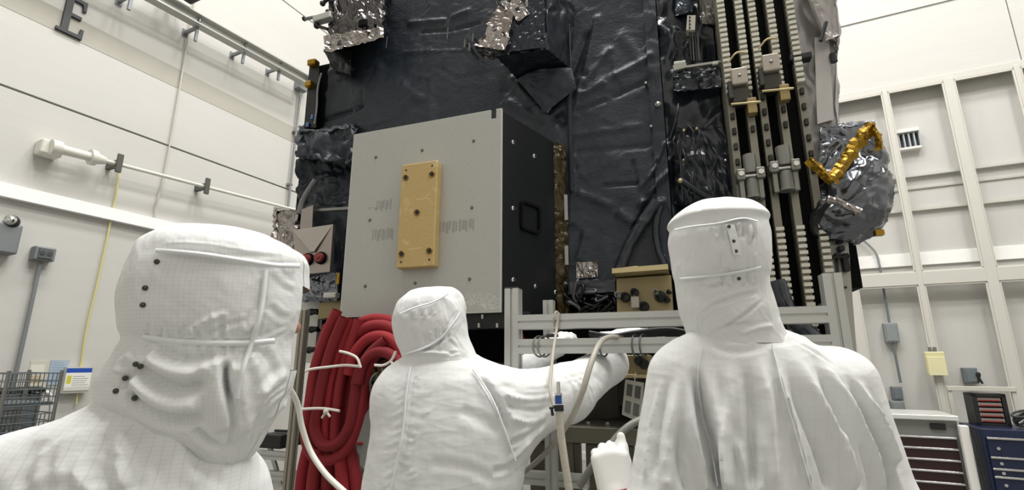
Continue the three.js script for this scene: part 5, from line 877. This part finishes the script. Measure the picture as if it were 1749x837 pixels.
  hf.push([[[765, 565], [778, 545], [790, 530]], 0.007, 0.012], [[[762, 580], [780, 560], [796, 545]], 0.006, -0.01], [[[750, 600], [764, 570], [772, 552]], 0.006, 0.009], [[[768, 575], [786, 590], [800, 612]], 0.007, 0.01], [[[690, 606], [730, 602], [775, 606]], 0.006, 0.007], [[[764, 606], [790, 600], [812, 614]], 0.006, -0.008], [[[755, 505], [760, 525], [764, 550]], 0.006, 0.006], [[[692, 606], [730, 596], [764, 576]], 0.005, -0.006], [[[780, 550], [796, 575], [806, 600]], 0.005, -0.007], [[[696, 530], [720, 518], [745, 515], [772, 500]], 0.004, 0.005]);
  wrinkle(hood, hf, p => 0.0022 * noise(p.x * 26, p.y * 22, p.z * 26) + 0.0022 * ridged(p.x * 18 + p.y * 10, p.y * 16, p.z * 18), { gain: 1.5 });
  const hd = part(t, 'hood', hood.clone(), CLOTH, 'creased white hood turned to the side');
  seam(hd, 'hood_band', hood, [[688, 606], [720, 596], [750, 580], [768, 560], [790, 530]], 0.0024, TRIM);
  seam(hd, 'crown_seam', hood, [[680, 538], [706, 526], [740, 516], [768, 500]], 0.002, TRIM);
  part(t, 'glove', handGeo(W(1058, 577, D + 0.4), V(1, 0.1, -0.05), V(-0.1, 0.75, 0.65), V(0, 0.5, -1), [[0.15, 0.2, 0.15], [0.15, 0.2, 0.15], [0.2, 0.25, 0.2], [0.25, 0.3, 0.2]], 0.3, 1.0), GLOVE, 'white glove reaching behind the rail');
  part(t, 'glove', handGeo(wL.clone(), V(0.75, 1, -0.1), V(-0.6, 0.5, 0.7), V(1, -0.6, 0), [[0.4, 0.5, 0.3], [0.45, 0.5, 0.3], [0.5, 0.5, 0.3], [0.55, 0.6, 0.3]], 0.3, 1.0), GLOVE);
  boots(t, base.x, -D, 0.11, V(0.3, 0, -1).normalize());
}
// ---- left: close, turned half away
{
  const D = 0.86, base = V(W(190, 900, D).x, 0, -D), F = V(0.86, -0.1, -0.5).normalize();
  const t = thing('person', 'person in white gridded suit with large draped hood, beside the red cables', 'person', WORLD, base);
  const rows = rowTable([[650, 210, 300, D, 0.05], [668, 196, 330, D, 0.07], [690, 175, 352, D, 0.085], [708, 135, 366, D, 0.1], [728, 85, 380, D, 0.115], [752, 40, 396, D, 0.125], [785, -5, 410, D, 0.135], [837, -45, 424, D, 0.14], [950, -70, 430, D, 0.15], [1150, -40, 410, D, 0.15], [1400, -20, 390, D, 0.15], [1600, 20, 350, D, 0.12]], D);
  const sL = W(30, 830, D), eL = W(-70, 1120, D + 0.03), wL = W(0, 1330, D + 0.2), sR = W(370, 850, D + 0.08), eR = W(430, 1120, D + 0.15), wR = W(440, 1300, D + 0.35), hipY = rows[rows.length - 2].y - 0.05;
  const coat = suitGeo(rows, [[sL, eL, 0.085, 0.08], [eL, wL, 0.075, 0.05], [sR, eR, 0.085, 0.08], [eR, wR, 0.075, 0.05], ...legs(base.x, -D, Math.max(0.85, hipY), 0.1)], 0.0062, 0.04);
  const folds = [[[[150, 720], [110, 770], [100, 830]], 0.012, 0.01], [[[190, 715], [170, 770], [165, 840]], 0.012, -0.011], [[[215, 715], [205, 775], [210, 840]], 0.012, 0.012], [[[250, 715], [260, 770], [280, 840]], 0.012, -0.009], [[[280, 720], [310, 770], [340, 840]], 0.012, 0.01], [[[320, 740], [355, 780], [385, 840]], 0.01, -0.009], [[[80, 745], [40, 790], [30, 840]], 0.012, -0.008], [[[130, 730], [80, 780], [60, 840]], 0.01, 0.008], [[[230, 770], [240, 800], [235, 840]], 0.01, -0.008], [[[140, 770], [130, 800], [140, 840]], 0.008, 0.008], [[[190, 695], [260, 712], [330, 735]], 0.007, -0.007], [[[180, 705], [260, 724], [340, 752]], 0.006, 0.006]];
  wrinkle(coat, folds, p => 0.002 * noise(p.x * 16, p.y * 8, p.z * 12) + 0.0016 * ridged(p.x * 16, p.y * 6, p.z * 9) + 0.001 * noise(p.x * 44, p.y * 24, p.z * 30), { gain: 0.8, fade: 0.4 });
  clothUV(coat, base.x, -D - 0.4);
  const hc = W(388, 520, D), neck = W(285, 730, D);
  part(t, 'body', bodyGeo(hc.clone().addScaledVector(F, 0.006), F, [[V(neck.x, neck.y - 0.06, -D), V(base.x, 0.9, -D), 0.1, 0.12], [sL, eL, 0.034, 0.034], [eL, wL, 0.04, 0.03], [sR, eR, 0.034, 0.034], [eR, wR, 0.04, 0.03], [V(neck.x, neck.y - 0.06, -D), sL, 0.05, 0.05], [V(neck.x, neck.y - 0.06, -D), sR, 0.05, 0.05], ...legs(base.x, -D, 0.9, 0.1).map(l => [l[0], l[1], 0.07, 0.055])], neck), SKIN);
  part(t, 'coverall', coat.clone(), CLOTHGRID, 'white gridded coverall');
  const hood = hoodSurf([[392, 366, 370, D, 0.0005], [393, 340, 398, D, 0.03], [397, 312, 428, D, 0.055], [404, 292, 455, D, 0.078], [415, 275, 482, D, 0.098], [430, 262, 505, D, 0.113], [447, 255, 516, D, 0.121], [470, 246, 517, D, 0.126], [500, 237, 516, D, 0.128], [535, 233, 513, D, 0.126], [562, 235, 506, D, 0.12], [580, 238, 500, D, 0.112], [600, 226, 497, D, 0.11], [625, 205, 496, D, 0.112], [650, 192, 492, D, 0.112], [675, 190, 484, D, 0.11], [700, 215, 470, D, 0.1], [728, 262, 452, D, 0.088], [755, 315, 436, D, 0.07], [778, 358, 422, D, 0.05], [790, 378, 408, D, 0.03]], D, 340, 300, { y0: hc.y - 0.11, y1: hc.y + 0.03, dx: F.x, dz: F.z, cos: 0.86 }, 2.25);
  const hf = [[[[262, 430], [330, 434], [420, 446], [470, 452], [516, 452]], 0.005, 0.007], [[[266, 421], [340, 424], [420, 434], [500, 440]], 0.006, -0.006]];
  for (let i = 0; i < 22; i++) { const x = 250 + i * 10.8 + rr(-4, 4); hf.push([[[x, 580], [x + rr(-4, 4), 566], [x + rr(-8, 10), rr(528, 560)]], rr(0.003, 0.005), (i % 2 ? 1 : -1) * rr(0.001, 0.003)]); hf.push([[[x, 588], [x + rr(-4, 4), 600], [x + rr(-6, 6), rr(604, 626)]], rr(0.003, 0.005), (i % 2 ? 1 : -1) * rr(0.001, 0.003)]); }
  for (let i = 0; i < 14; i++) { const x = 290 + i * 15; hf.push([[[x, 424 + i * 1.6], [x + 2, 414 + i], [x + rr(-4, 4), 404 + i]], 0.0035, i % 2 ? 0.002 : -0.002]); }
  hf.push([[[386, 612], [386, 650], [395, 695], [398, 740], [392, 772]], 0.005, -0.02], [[[370, 606], [368, 650], [376, 700], [382, 745]], 0.013, 0.009], [[[406, 612], [412, 660], [416, 710], [408, 762]], 0.013, 0.008], [[[498, 664], [464, 690], [442, 725], [426, 772]], 0.006, -0.016], [[[500, 636], [462, 664], [434, 704], [420, 745]], 0.012, 0.008], [[[496, 690], [470, 715], [446, 750]], 0.012, 0.006],
    [[[226, 640], [256, 672], [300, 692], [350, 684]], 0.015, 0.01], [[[232, 622], [266, 650], [308, 666], [352, 652]], 0.01, -0.009], [[[246, 606], [282, 628], [325, 638], [364, 622]], 0.013, 0.009], [[[264, 596], [302, 610], [340, 612], [370, 602]], 0.009, -0.006], [[[206, 664], [246, 698], [296, 718], [352, 716]], 0.011, -0.009], [[[200, 640], [206, 620], [230, 604]], 0.009, 0.008], [[[204, 668], [216, 645], [238, 628]], 0.008, -0.007], [[[424, 600], [442, 640], [450, 680]], 0.013, 0.007], [[[454, 600], [472, 632], [480, 660]], 0.01, -0.005], [[[330, 732], [352, 752], [376, 772]], 0.007, -0.008],
    [[[454, 455], [450, 500], [442, 545], [432, 580]], 0.005, 0.005], [[[470, 460], [490, 480], [512, 490]], 0.008, 0.006], [[[462, 520], [480, 540], [500, 545]], 0.008, -0.006], [[[320, 572], [350, 548], [392, 536]], 0.006, 0.0025], [[[352, 574], [386, 556], [428, 546]], 0.005, -0.0025], [[[418, 570], [436, 550], [446, 530]], 0.007, 0.006], [[[440, 585], [470, 575], [498, 560]], 0.006, 0.006]);
  wrinkle(hood, hf, p => 0.0016 * noise(p.x * 26, p.y * 18, p.z * 26) + 0.0016 * ridged(p.x * 18 + p.y * 6, p.y * 14, p.z * 18) + 0.002 * noise(p.x * 9, p.y * 9, p.z * 9) * smooth(W(0, 590, D).y, W(0, 660, D).y, p.y), { gain: 1.15 });
  const hd = part(t, 'hood', hood.clone(), CLOTHGRID, 'white gridded hood with crown seam and snaps');
  seam(hd, 'crown_seam', hood, [[262, 428], [330, 433], [420, 446], [470, 453], [515, 454]], 0.0034, TRIM);
  seam(hd, 'hood_band', hood, [[240, 576], [300, 583], [360, 586], [420, 586], [472, 582]], 0.004, TRIM);
  seam(hd, 'side_seam', hood, [[454, 458], [450, 500], [442, 545], [430, 586], [412, 640], [404, 684]], 0.0036, TRIM);
  snaps(hd, hood, [[268, 447], [248, 492], [244, 521], [232, 622], [240, 626], [214, 646], [198, 668], [230, 680]], 0.0044);
  part(t, 'glove', handGeo(wL.clone(), V(0.1, -1, -0.3), V(-1, 0, 0.3), V(0, 0, -1), [[0.3, 0.35, 0.3], [0.35, 0.4, 0.3], [0.4, 0.4, 0.3], [0.45, 0.45, 0.3]], 0.4, 1.05), GLOVE);
  part(t, 'glove', handGeo(wR.clone(), V(0.1, -1, -0.4), V(1, 0, 0.3), V(0, 0, -1), [[0.3, 0.35, 0.3], [0.35, 0.4, 0.3], [0.4, 0.4, 0.3], [0.45, 0.45, 0.3]], 0.4, 1.05), GLOVE);
  boots(t, base.x, -D, 0.1, V(0.7, 0, -0.7).normalize());
}
// ---------------------------------------------------------------- ground support equipment
{ // slotted aluminium frame in front of the satellite
  const z = -1.75, p0 = S(877, 560, z), q = (px, py) => S(px, py, z), w = 0.052;
  const t = thing('aluminium_frame', 'slotted aluminium frame with two rails in front of the satellite', 'frame', SAT, V(p0.x, 0, z));
  const top = S(877, 494, z).y, xr = q(1430, 560).x, yU = (q(890, 554).y + q(1165, 541).y) / 2, yL = (q(890, 595).y + q(1165, 586).y) / 2;
  part(t, 'post', slotBar(V(p0.x, 0.01, z), V(p0.x, top, z), w, w, V(0, 0, 1)), ALU);
  part(t, 'post_cap', box(p0.x, top + 0.002, z, w, 0.005, w, 0.002), BLACKPLASTIC);
  part(t, 'post', slotBar(V(xr, 0.01, z), V(xr, top, z), w, w, V(0, 0, 1)), ALU);
  for (const y of [yU, yL]) part(t, 'rail', slotBar(V(p0.x + w / 2, y, z), V(xr - w / 2, y, z), w, w * 0.98), ALU);
  const r2 = S(891, 520, z - 0.3); part(t, 'post', slotBar(V(p0.x + 0.08, 0.01, z - 0.22), V(p0.x + 0.08, top - 0.02, z - 0.22), w * 0.8, w * 0.8, V(0, 0, 1)), ALU);
  part(t, 'foot', box(p0.x, 0.006, z, 0.14, 0.012, 0.14, 0.004), STEEL); part(t, 'foot', box(xr, 0.006, z, 0.14, 0.012, 0.14, 0.004), STEEL);
  part(t, 'cross_tie', slotBar(V(p0.x, 0.5, z - w / 2), V(p0.x, 0.5, z - 0.2), w * 0.7, w * 0.7), ALU);
  // strap and cable loops on the rails
  const b = thing('rail_strap', 'pale strap hanging from the upper aluminium rail', 'strap', SAT, V(q(950, 690).x, q(950, 690).y, z + 0.04));
  part(b, 'strap_band', tube([[954, 534, 0.036], [951, 560, 0.042], [946, 592, 0.1], [942, 630, 0.22], [940, 670, 0.3], [946, 694, 0.32]].map(([x, y, o]) => S(x, y, z + o)), 0.0048, 40, 8), mat('#b3aca0', 0.55));
  part(b, 'strap_loop', new THREE.TorusGeometry(0.034, 0.005, 8, 28).scale(0.5, 1, 1).rotateY(1.2).translate(q(952, 552).x, yU, z + 0.01), mat('#9d968a', 0.5));
  part(b, 'buckle', box(q(948, 574).x, q(948, 574).y, z + 0.04, 0.04, 0.012, 0.02, 0.003), DARKSTEEL);
  const loops = thing('cable_loop', 'thin grey cable looped around the lower aluminium rail', 'cable', SAT, V(q(925, 610).x, q(925, 610).y, z));
  for (const px of [922, 930]) part(loops, 'turn', new THREE.TorusGeometry(0.036, 0.0035, 8, 28).scale(1, 1, 1).rotateY(Math.PI / 2 - 0.5).translate(q(px, 597).x, yL, z), mat('#8f8d86', 0.45));
  const l2 = thing('cable_loop', 'thin dark cable looped around the lower rail beside the gloved hand', 'cable', SAT, V(q(1095, 600).x, q(1095, 600).y, z));
  for (const px of [1031, 1086, 1099]) part(l2, 'turn', new THREE.TorusGeometry(0.036, 0.0032, 8, 28).rotateY(Math.PI / 2 - 0.3).translate(q(px, 588).x, yL, z), mat('#5d6768', 0.45));
  const dk = thing('black_cable', 'black cable bundle lying between the two rails', 'cable', SAT, V(q(1060, 572).x, q(1060, 572).y, z - 0.05));
  for (let i = 0; i < 3; i++) part(dk, 'strand', tube([q(1000, 566 + i * 3), q(1040, 572 + i * 2), q(1080, 566 + i * 3), q(1140, 560 + i * 4), q(1180, 566)].map(v => V(v.x, v.y, z - 0.07 - i * 0.012)), 0.008, 40, 8), mat('#2a2c2c', 0.45));
}
{ // air hose with blue coupling, grey hose, hose in the fist
  const D = 1.44, h = thing('air_hose', 'pale braided hose with a blue coupling hanging before the reaching sleeve', 'hose', WORLD, W(968, 860, D));
  part(h, 'braided_tube', tube([[955, 700], [958, 740], [964, 785], [972, 837], [980, 900]].map(p => W(...p, D)), 0.0105, 50, 12), mat('#c2bcae', 0.55, 0, { bumpMap: clothBump, bumpScale: 0.002 }));
  part(h, 'blue_coupling', rod(W(954, 690, D), W(953.5, 673, D), 0.0095, 0.0095, 18), mat('#2a4f9a', 0.35));
  part(h, 'chrome_fitting', merge([rod(W(953.5, 673, D), W(953, 652, D), 0.0065, 0.0055, 16), rod(W(953.5, 675, D), W(953.4, 671, D), 0.0105, 0.0105, 18)]), CHROME);
  part(h, 'hose_clamp', merge([rod(W(955, 702, D), W(954.5, 692, D), 0.013, 0.013, 18), rod(W(938, 697, D), W(962, 695, D), 0.003, 0.003, 8), rod(W(942, 697, D), W(944, 710, D), 0.004, 0.004, 8)]), BLACKPLASTIC);
  const g = thing('grey_hose', 'grey tube arching over the lower rail and behind the white sleeve', 'hose', WORLD, W(940, 780, 1.5));
  part(g, 'tube', tube([[1062, 577, 1.74], [1040, 576, 1.64], [1022, 590, 1.5], [1008, 625, 1.44], [996, 665, 1.42], [980, 705, 1.44], [962, 735, 1.5], [940, 765, 1.62], [915, 790, 1.75], [890, 810, 1.85]].map(p => W(...p)), 0.0085, 80, 12), mat('#a9a59a', 0.4));
  const f = thing('grey_hose', 'dark grey hose held in the gloved fist', 'hose', WORLD, W(1040, 770, 1.42));
  part(f, 'tube', tube([[990, 830, 1.5], [1020, 785, 1.47], [1040, 764, 1.46], [1060, 740, 1.47], [1082, 723, 1.48], [1110, 712, 1.5], [1150, 706, 1.5]].map(p => W(...p)), 0.0105, 50, 12), mat('#7e7d76', 0.45));
}
{ // red sleeved cable harness, tied into a coil
  const z = -1.9, red = [mat('#8a1d25', 0.75, 0, { sheen: 0.5, sheenColor: new THREE.Color('#c04a4a') }), mat('#7a1820', 0.8), mat('#961f28', 0.75)];
  const t = thing('red_cable_harness', 'coiled bundle of thick red sleeved cables tied with white straps', 'cables', SAT, S(570, 850, z));
  const C = [ // px paths, forward offset, radius
    [[[576, 530], [556, 575], [538, 630], [529, 690], [522, 740], [534, 778], [562, 786], [592, 766], [612, 715], [622, 660], [640, 610], [668, 590], [692, 600]], 0.06, 0.023],
    [[[588, 542], [568, 590], [552, 645], [543, 695], [538, 735], [552, 760], [576, 758], [596, 730], [606, 680], [612, 640], [632, 604], [660, 580]], 0.085, 0.022],
    [[[600, 545], [583, 590], [567, 645], [560, 690], [556, 735], [560, 770]], 0.05, 0.021], [[[614, 546], [598, 590], [583, 645], [576, 690], [572, 735], [572, 770]], 0.055, 0.021], [[[560, 555], [545, 605], [532, 665], [527, 730], [530, 770]], 0.03, 0.022],
    [[[596, 640], [606, 605], [628, 580], [655, 575], [680, 592], [690, 625]], 0.07, 0.024], [[[586, 640], [596, 590], [622, 562], [655, 556], [684, 572], [700, 610]], 0.04, 0.024], [[[612, 655], [622, 620], [642, 602], [664, 604], [684, 622]], 0.095, 0.022], [[[575, 620], [590, 575], [615, 552], [650, 545], [690, 560], [708, 600]], 0.015, 0.024],
    [[[604, 700], [618, 670], [640, 655], [660, 640], [690, 632]], 0.02, 0.028], [[[600, 680], [616, 650], [640, 636], [670, 622]], 0.0, 0.03], [[[606, 720], [624, 690], [650, 672], [680, 650]], 0.0, 0.026],
    [[[604, 632], [597, 680], [592, 730], [586, 772]], 0.0, 0.024], [[[590, 628], [584, 680], [582, 730], [580, 772]], 0.02, 0.022],
    [[[530, 750], [518, 800], [512, 850], [508, 910]], 0.02, 0.024], [[[545, 765], [536, 810], [532, 860], [530, 910]], 0.05, 0.025], [[[562, 770], [560, 815], [558, 860], [556, 910]], 0.03, 0.026], [[[578, 765], [584, 810], [588, 860], [590, 910]], 0.045, 0.025], [[[592, 750], [604, 800], [612, 850], [618, 910]], 0.015, 0.026], [[[555, 760], [548, 810], [546, 860], [545, 910]], 0.0, 0.026], [[[570, 760], [572, 810], [574, 860], [574, 910]], 0.0, 0.026]];
  C.forEach(([p, o, r], i) => part(t, 'cable', tube(p.map(q => S(q[0], q[1], z + o)), r, 90, 14), red[i % 3]));
  const tie = (pl, o) => part(t, 'white_tie', tube(pl.map(q => S(q[0], q[1], z + o)), 0.0055, 40, 8), mat('#e6e1da', 0.6));
  tie([[522, 634], [530, 631], [560, 627], [590, 624], [614, 626]], 0.115); tie([[516, 699], [530, 698], [555, 698], [580, 702]], 0.115); tie([[580, 600], [596, 604], [610, 612], [616, 628]], 0.125); tie([[541, 598], [546, 600], [553, 604]], 0.06); tie([[538, 608], [543, 610], [550, 613]], 0.06); tie([[640, 624], [655, 624], [668, 616], [676, 600]], 0.125); tie([[666, 616], [678, 630]], 0.125);
  part(t, 'tie_knot', merge([ball(S(557, 703, z + 0.12), 0.012), rod(S(557, 703, z + 0.12), S(550, 714, z + 0.12), 0.005), rod(S(557, 703, z + 0.12), S(564, 712, z + 0.12), 0.005)]), mat('#d9d2cb', 0.6));
  // white cable in front of it
  const w = thing('white_cable', 'thick white cable curving past the red cable harness', 'cable', WORLD, W(600, 860, 1.5));
  part(w, 'tube', tube([[478, 640, 1.3], [492, 660, 1.35], [508, 690, 1.42], [516, 730, 1.45], [530, 770, 1.46], [555, 808, 1.43], [590, 842, 1.38], [640, 890, 1.3]].map(p => W(...p)), 0.0075, 70, 12), WHITECABLE);
  // crinkled silver tube behind the harness
  const c = thing('foil_duct', 'crinkled silver foil duct hanging behind the red cable harness', 'duct', SAT, S(610, 860, z - 0.1));
  part(c, 'duct', crumple(tube([[590, 690], [586, 735], [594, 780], [606, 815], [612, 860]].map(p => S(...p, z - 0.07)), 0.035, 60, 18), 0.012, 0.03, 101), mat('#8f8f8c', 0.25, 0.9));
  const m = thing('green_cable_bundle', 'dark tangle of green and grey wires beside the red harness', 'cables', SAT, S(645, 670, z));
  for (let i = 0; i < 12; i++) part(m, 'wire', tube([S(rr(628, 660), rr(628, 645), z + rr(0.04, 0.1)), S(rr(630, 665), rr(645, 660), z + rr(0.08, 0.14)), S(rr(632, 668), rr(660, 685), z + rr(0.04, 0.1))], rr(0.004, 0.008), 18, 7), mat(['#4c4f22', '#6b6c66', '#2a2d26', '#75703a'][i % 4], 0.5));
}
{ // tall slotted posts and shelf frame behind the left person
  const z = -2.05, p = S(521, 530, z), q = S(508, 700, z); const t = thing('slotted_post_frame', 'tall slotted metal frame standing behind the draped hood', 'frame', SAT, V(p.x, 0, z));
  const b = mat('#a39d90', 0.4, 0.45); const yt = S(521, 530, z).y, xl = S(330, 790, z).x;
  part(t, 'post', slotBar(V(p.x, 0.01, z), V(p.x, yt, z), 0.036, 0.036, V(0, 0, 1)), b); part(t, 'post', slotBar(V(p.x - 0.06, 0.01, z - 0.06), V(p.x - 0.06, yt, z - 0.06), 0.03, 0.03, V(0, 0, 1)), ALU);
  part(t, 'post', slotBar(V(xl, 0.01, z - 0.06), V(xl, S(400, 760, z).y + 0.1, z - 0.06), 0.036, 0.036, V(0, 0, 1)), ALU);
  for (const py of [778, 812]) { const y = S(450, py, z).y; part(t, 'cross_rail', slotBar(V(xl, y, z - 0.02), V(p.x, y, z - 0.02), 0.036, 0.036), ALU); }
  part(t, 'brace', barBetween(S(440, 690, z - 0.05), S(480, 830, z - 0.05), 0.012, 0.02), ALU);
  const y1 = S(450, 778, z).y;
  const k = thing('black_equipment_box', 'black equipment box standing on the frame behind the hood', 'box', SAT, V(S(455, 770, z).x, y1 + 0.018, z - 0.1));
  part(k, 'case', span([S(432, 770, z).x, y1 + 0.026, z - 0.22], [S(470, 770, z).x, y1 + 0.09, z - 0.03], 0.006), BLACKPLASTIC); part(k, 'handle', rod(V(S(440, 770, z).x, y1 + 0.1, z - 0.1), V(S(462, 770, z).x, y1 + 0.1, z - 0.1), 0.006), DARKSTEEL);
}
{ // stand that carries the satellite
  const z = -2.2, dk = mat('#3a3a30', 0.5, 0.2), tan = mat('#6d6a5c', 0.5, 0.3), x0 = S(600, 740, z).x, x1 = S(1440, 700, z).x, yd = S(1000, 738, z).y, yU = yBot - 0.32;
  const t = thing('support_stand', 'dark metal stand with a deck and columns under the satellite', 'stand', SAT, V((x0 + x1) / 2, 0, z - 0.8));
  part(t, 'deck', span([x0, yd - 0.005, z - 1.6], [x1, yd + 0.015, z - 0.02]), dk);
  part(t, 'front_beam', span([x0, yd - 0.045, z - 0.05], [x1, yd + 0.02, z + 0.005], 0.004), tan);
  for (const px of [977, 1005, 1038]) { const c = S(px, 733, z - 0.1); part(t, 'deck_bolt', rod(V(c.x, yd + 0.015, z - 0.1), V(c.x, yd + 0.032, z - 0.1), 0.011, 0.011, 8), CHROME); }
  for (const [a, b] of [[700, 745], [905, 948], [955, 992], [1000, 1030], [1040, 1086]]) { const A = S(a, 770, z - 0.03), B2 = S(b, 830, z - 0.03); part(t, 'front_panel', span([A.x, 0.25, z - 0.08], [B2.x, yd - 0.05, z - 0.03], 0.006), mat('#5e5c4f', 0.5, 0.3)); }
  for (const x of [x0 + 0.06, (x0 + x1) / 2, x1 - 0.06]) for (const zz of [z - 0.06, z - 1.5]) { part(t, 'leg', span([x - 0.04, 0, zz - 0.04], [x + 0.04, yd, zz + 0.04], 0.006), tan); }
  for (const [px, r] of [[640, 0.09], [1020, 0.11], [1300, 0.09]]) { const c = S(px, 660, z - 0.5); part(t, 'column', rod(V(c.x, yd, z - 0.5), V(c.x, yU + 0.01, z - 0.5), r, r, 24), dk); }
  part(t, 'back_panel', span([x0 + 0.2, yd, z - 1.2], [x1 - 0.1, yU, z - 1.17]), tan);
  part(t, 'lower_rail', slotBar(V(S(880, 812, z).x, S(940, 812, z).y, z + 0.06), V(S(1010, 806, z).x, S(940, 812, z).y, z + 0.06), 0.04, 0.05), ALU);
  part(t, 'rail_bracket', span([S(936, 812, z).x, S(940, 812, z).y - 0.02, z - 0.03], [S(946, 812, z).x, S(940, 812, z).y + 0.02, z + 0.045]), ALU);
  const cr = S(925, 680, z); part(t, 'cable_column', slotBar(V(S(941, 700, z).x, yd, z - 0.02), V(S(941, 700, z).x, S(941, 690, z).y, z - 0.02), 0.03, 0.03, V(0, 0, 1)), mat('#6f706a', 0.4, 0.4));
  const tb = thing('tan_equipment_box', 'tan equipment box under the satellite beside the reaching hand', 'box', SAT, V(S(1085, 640, z).x, S(1085, 640, z).y, z + 0.05));
  const a = S(1056, 606, z + 0.1), b = S(1112, 641, z + 0.1); part(tb, 'case', span([a.x, b.y, z - 0.1], [b.x, a.y, z + 0.1], 0.006), TAN); part(tb, 'lip', span([a.x - 0.01, b.y - 0.012, z - 0.1], [b.x + 0.01, b.y + 0.004, z + 0.115], 0.003), BRASS);
  part(tb, 'red_strip', box(S(1060, 618, z + 0.1).x, S(1060, 618, z + 0.1).y, z + 0.104, 0.02, 0.06, 0.01), mat('#8a2a2c', 0.5));
  for (const [px, py] of [[1092, 616], [1100, 622]]) part(tb, 'connector', rod(V(S(px, py, z + 0.1).x, S(px, py, z + 0.1).y, z + 0.09), V(S(px, py, z + 0.1).x, S(px, py, z + 0.1).y, z + 0.135), 0.022, 0.018, 14), BLACKPLASTIC);
  part(tb, 'bracket', span([b.x - 0.03, b.y - 0.18, z - 0.1], [b.x + 0.01, b.y - 0.01, z + 0.0]), tan);
  const card = thing('info_card', 'small white card with four grey pictures tied under the satellite', 'card', SAT, V(S(1080, 720, z).x, S(1080, 720, z).y, z + 0.15));
  const cp = [[1068, 648], [1100, 654], [1094, 722], [1062, 708]].map(p => S(p[0], p[1], z + 0.16));
  part(card, 'sheet', hexa(cp, cp.map(p => p.clone().add(V(0, 0, -0.004)))), mat('#bdbab0', 0.5));
  for (const [u, v] of [[0.28, 0.27], [0.72, 0.27], [0.28, 0.73], [0.72, 0.73]]) { const L4 = (uu, vv) => cp[0].clone().lerp(cp[1], uu).lerp(cp[3].clone().lerp(cp[2], uu), vv).add(V(0, 0, 0.002)); const d = 0.15, e = 0.16; part(card, 'picture', hexa([L4(u - d, v - e), L4(u + d, v - e), L4(u + d, v + e), L4(u - d, v + e)], [L4(u - d, v - e), L4(u + d, v - e), L4(u + d, v + e), L4(u - d, v + e)].map(p => p.add(V(0, 0, -0.003)))), mat(u + v > 1 ? '#6f6e69' : '#56564f', 0.6)); }
  part(card, 'card_cord', rod(cp[0].clone().lerp(cp[1], 0.5), cp[0].clone().lerp(cp[1], 0.5).add(V(0, 0.06, -0.12)), 0.002), mat('#d8d4c8', 0.5));
  // white enclosure behind the harness
  const we = quadS([[598, 690], [690, 660], [690, 837], [606, 837]], z), wp = thing('white_enclosure', 'pale grey enclosure standing between the red harness and the reaching person', 'cabinet', SAT, V(S(645, 800, z).x, 0, z + 0.06));
  const ex0 = S(604, 760, z + 0.12).x, ex1 = S(700, 760, z + 0.12).x, ey = S(640, 690, z + 0.12).y;
  part(wp, 'cabinet', span([ex0, 0.0, z + 0.02], [ex1, ey, z + 0.12], 0.008), mat('#bcbcb8', 0.5));
  part(wp, 'red_latch', box(S(612, 757, z + 0.12).x, S(612, 757, z + 0.12).y, z + 0.125, 0.05, 0.012, 0.014, 0.003), mat('#a5342a', 0.5));
}
{ // red sleeved cable seen past the post
  const z = -2.02, t = thing('red_cable', 'red sleeved cable hanging behind the aluminium post', 'cable', SAT, S(905, 680, z));
  part(t, 'sleeve', tube([[884, 570], [893, 608], [903, 636], [920, 680]].map(p => S(...p, z)), 0.024, 30, 12), mat('#8a1d25', 0.75));
}
renderer.render(scene, camera);
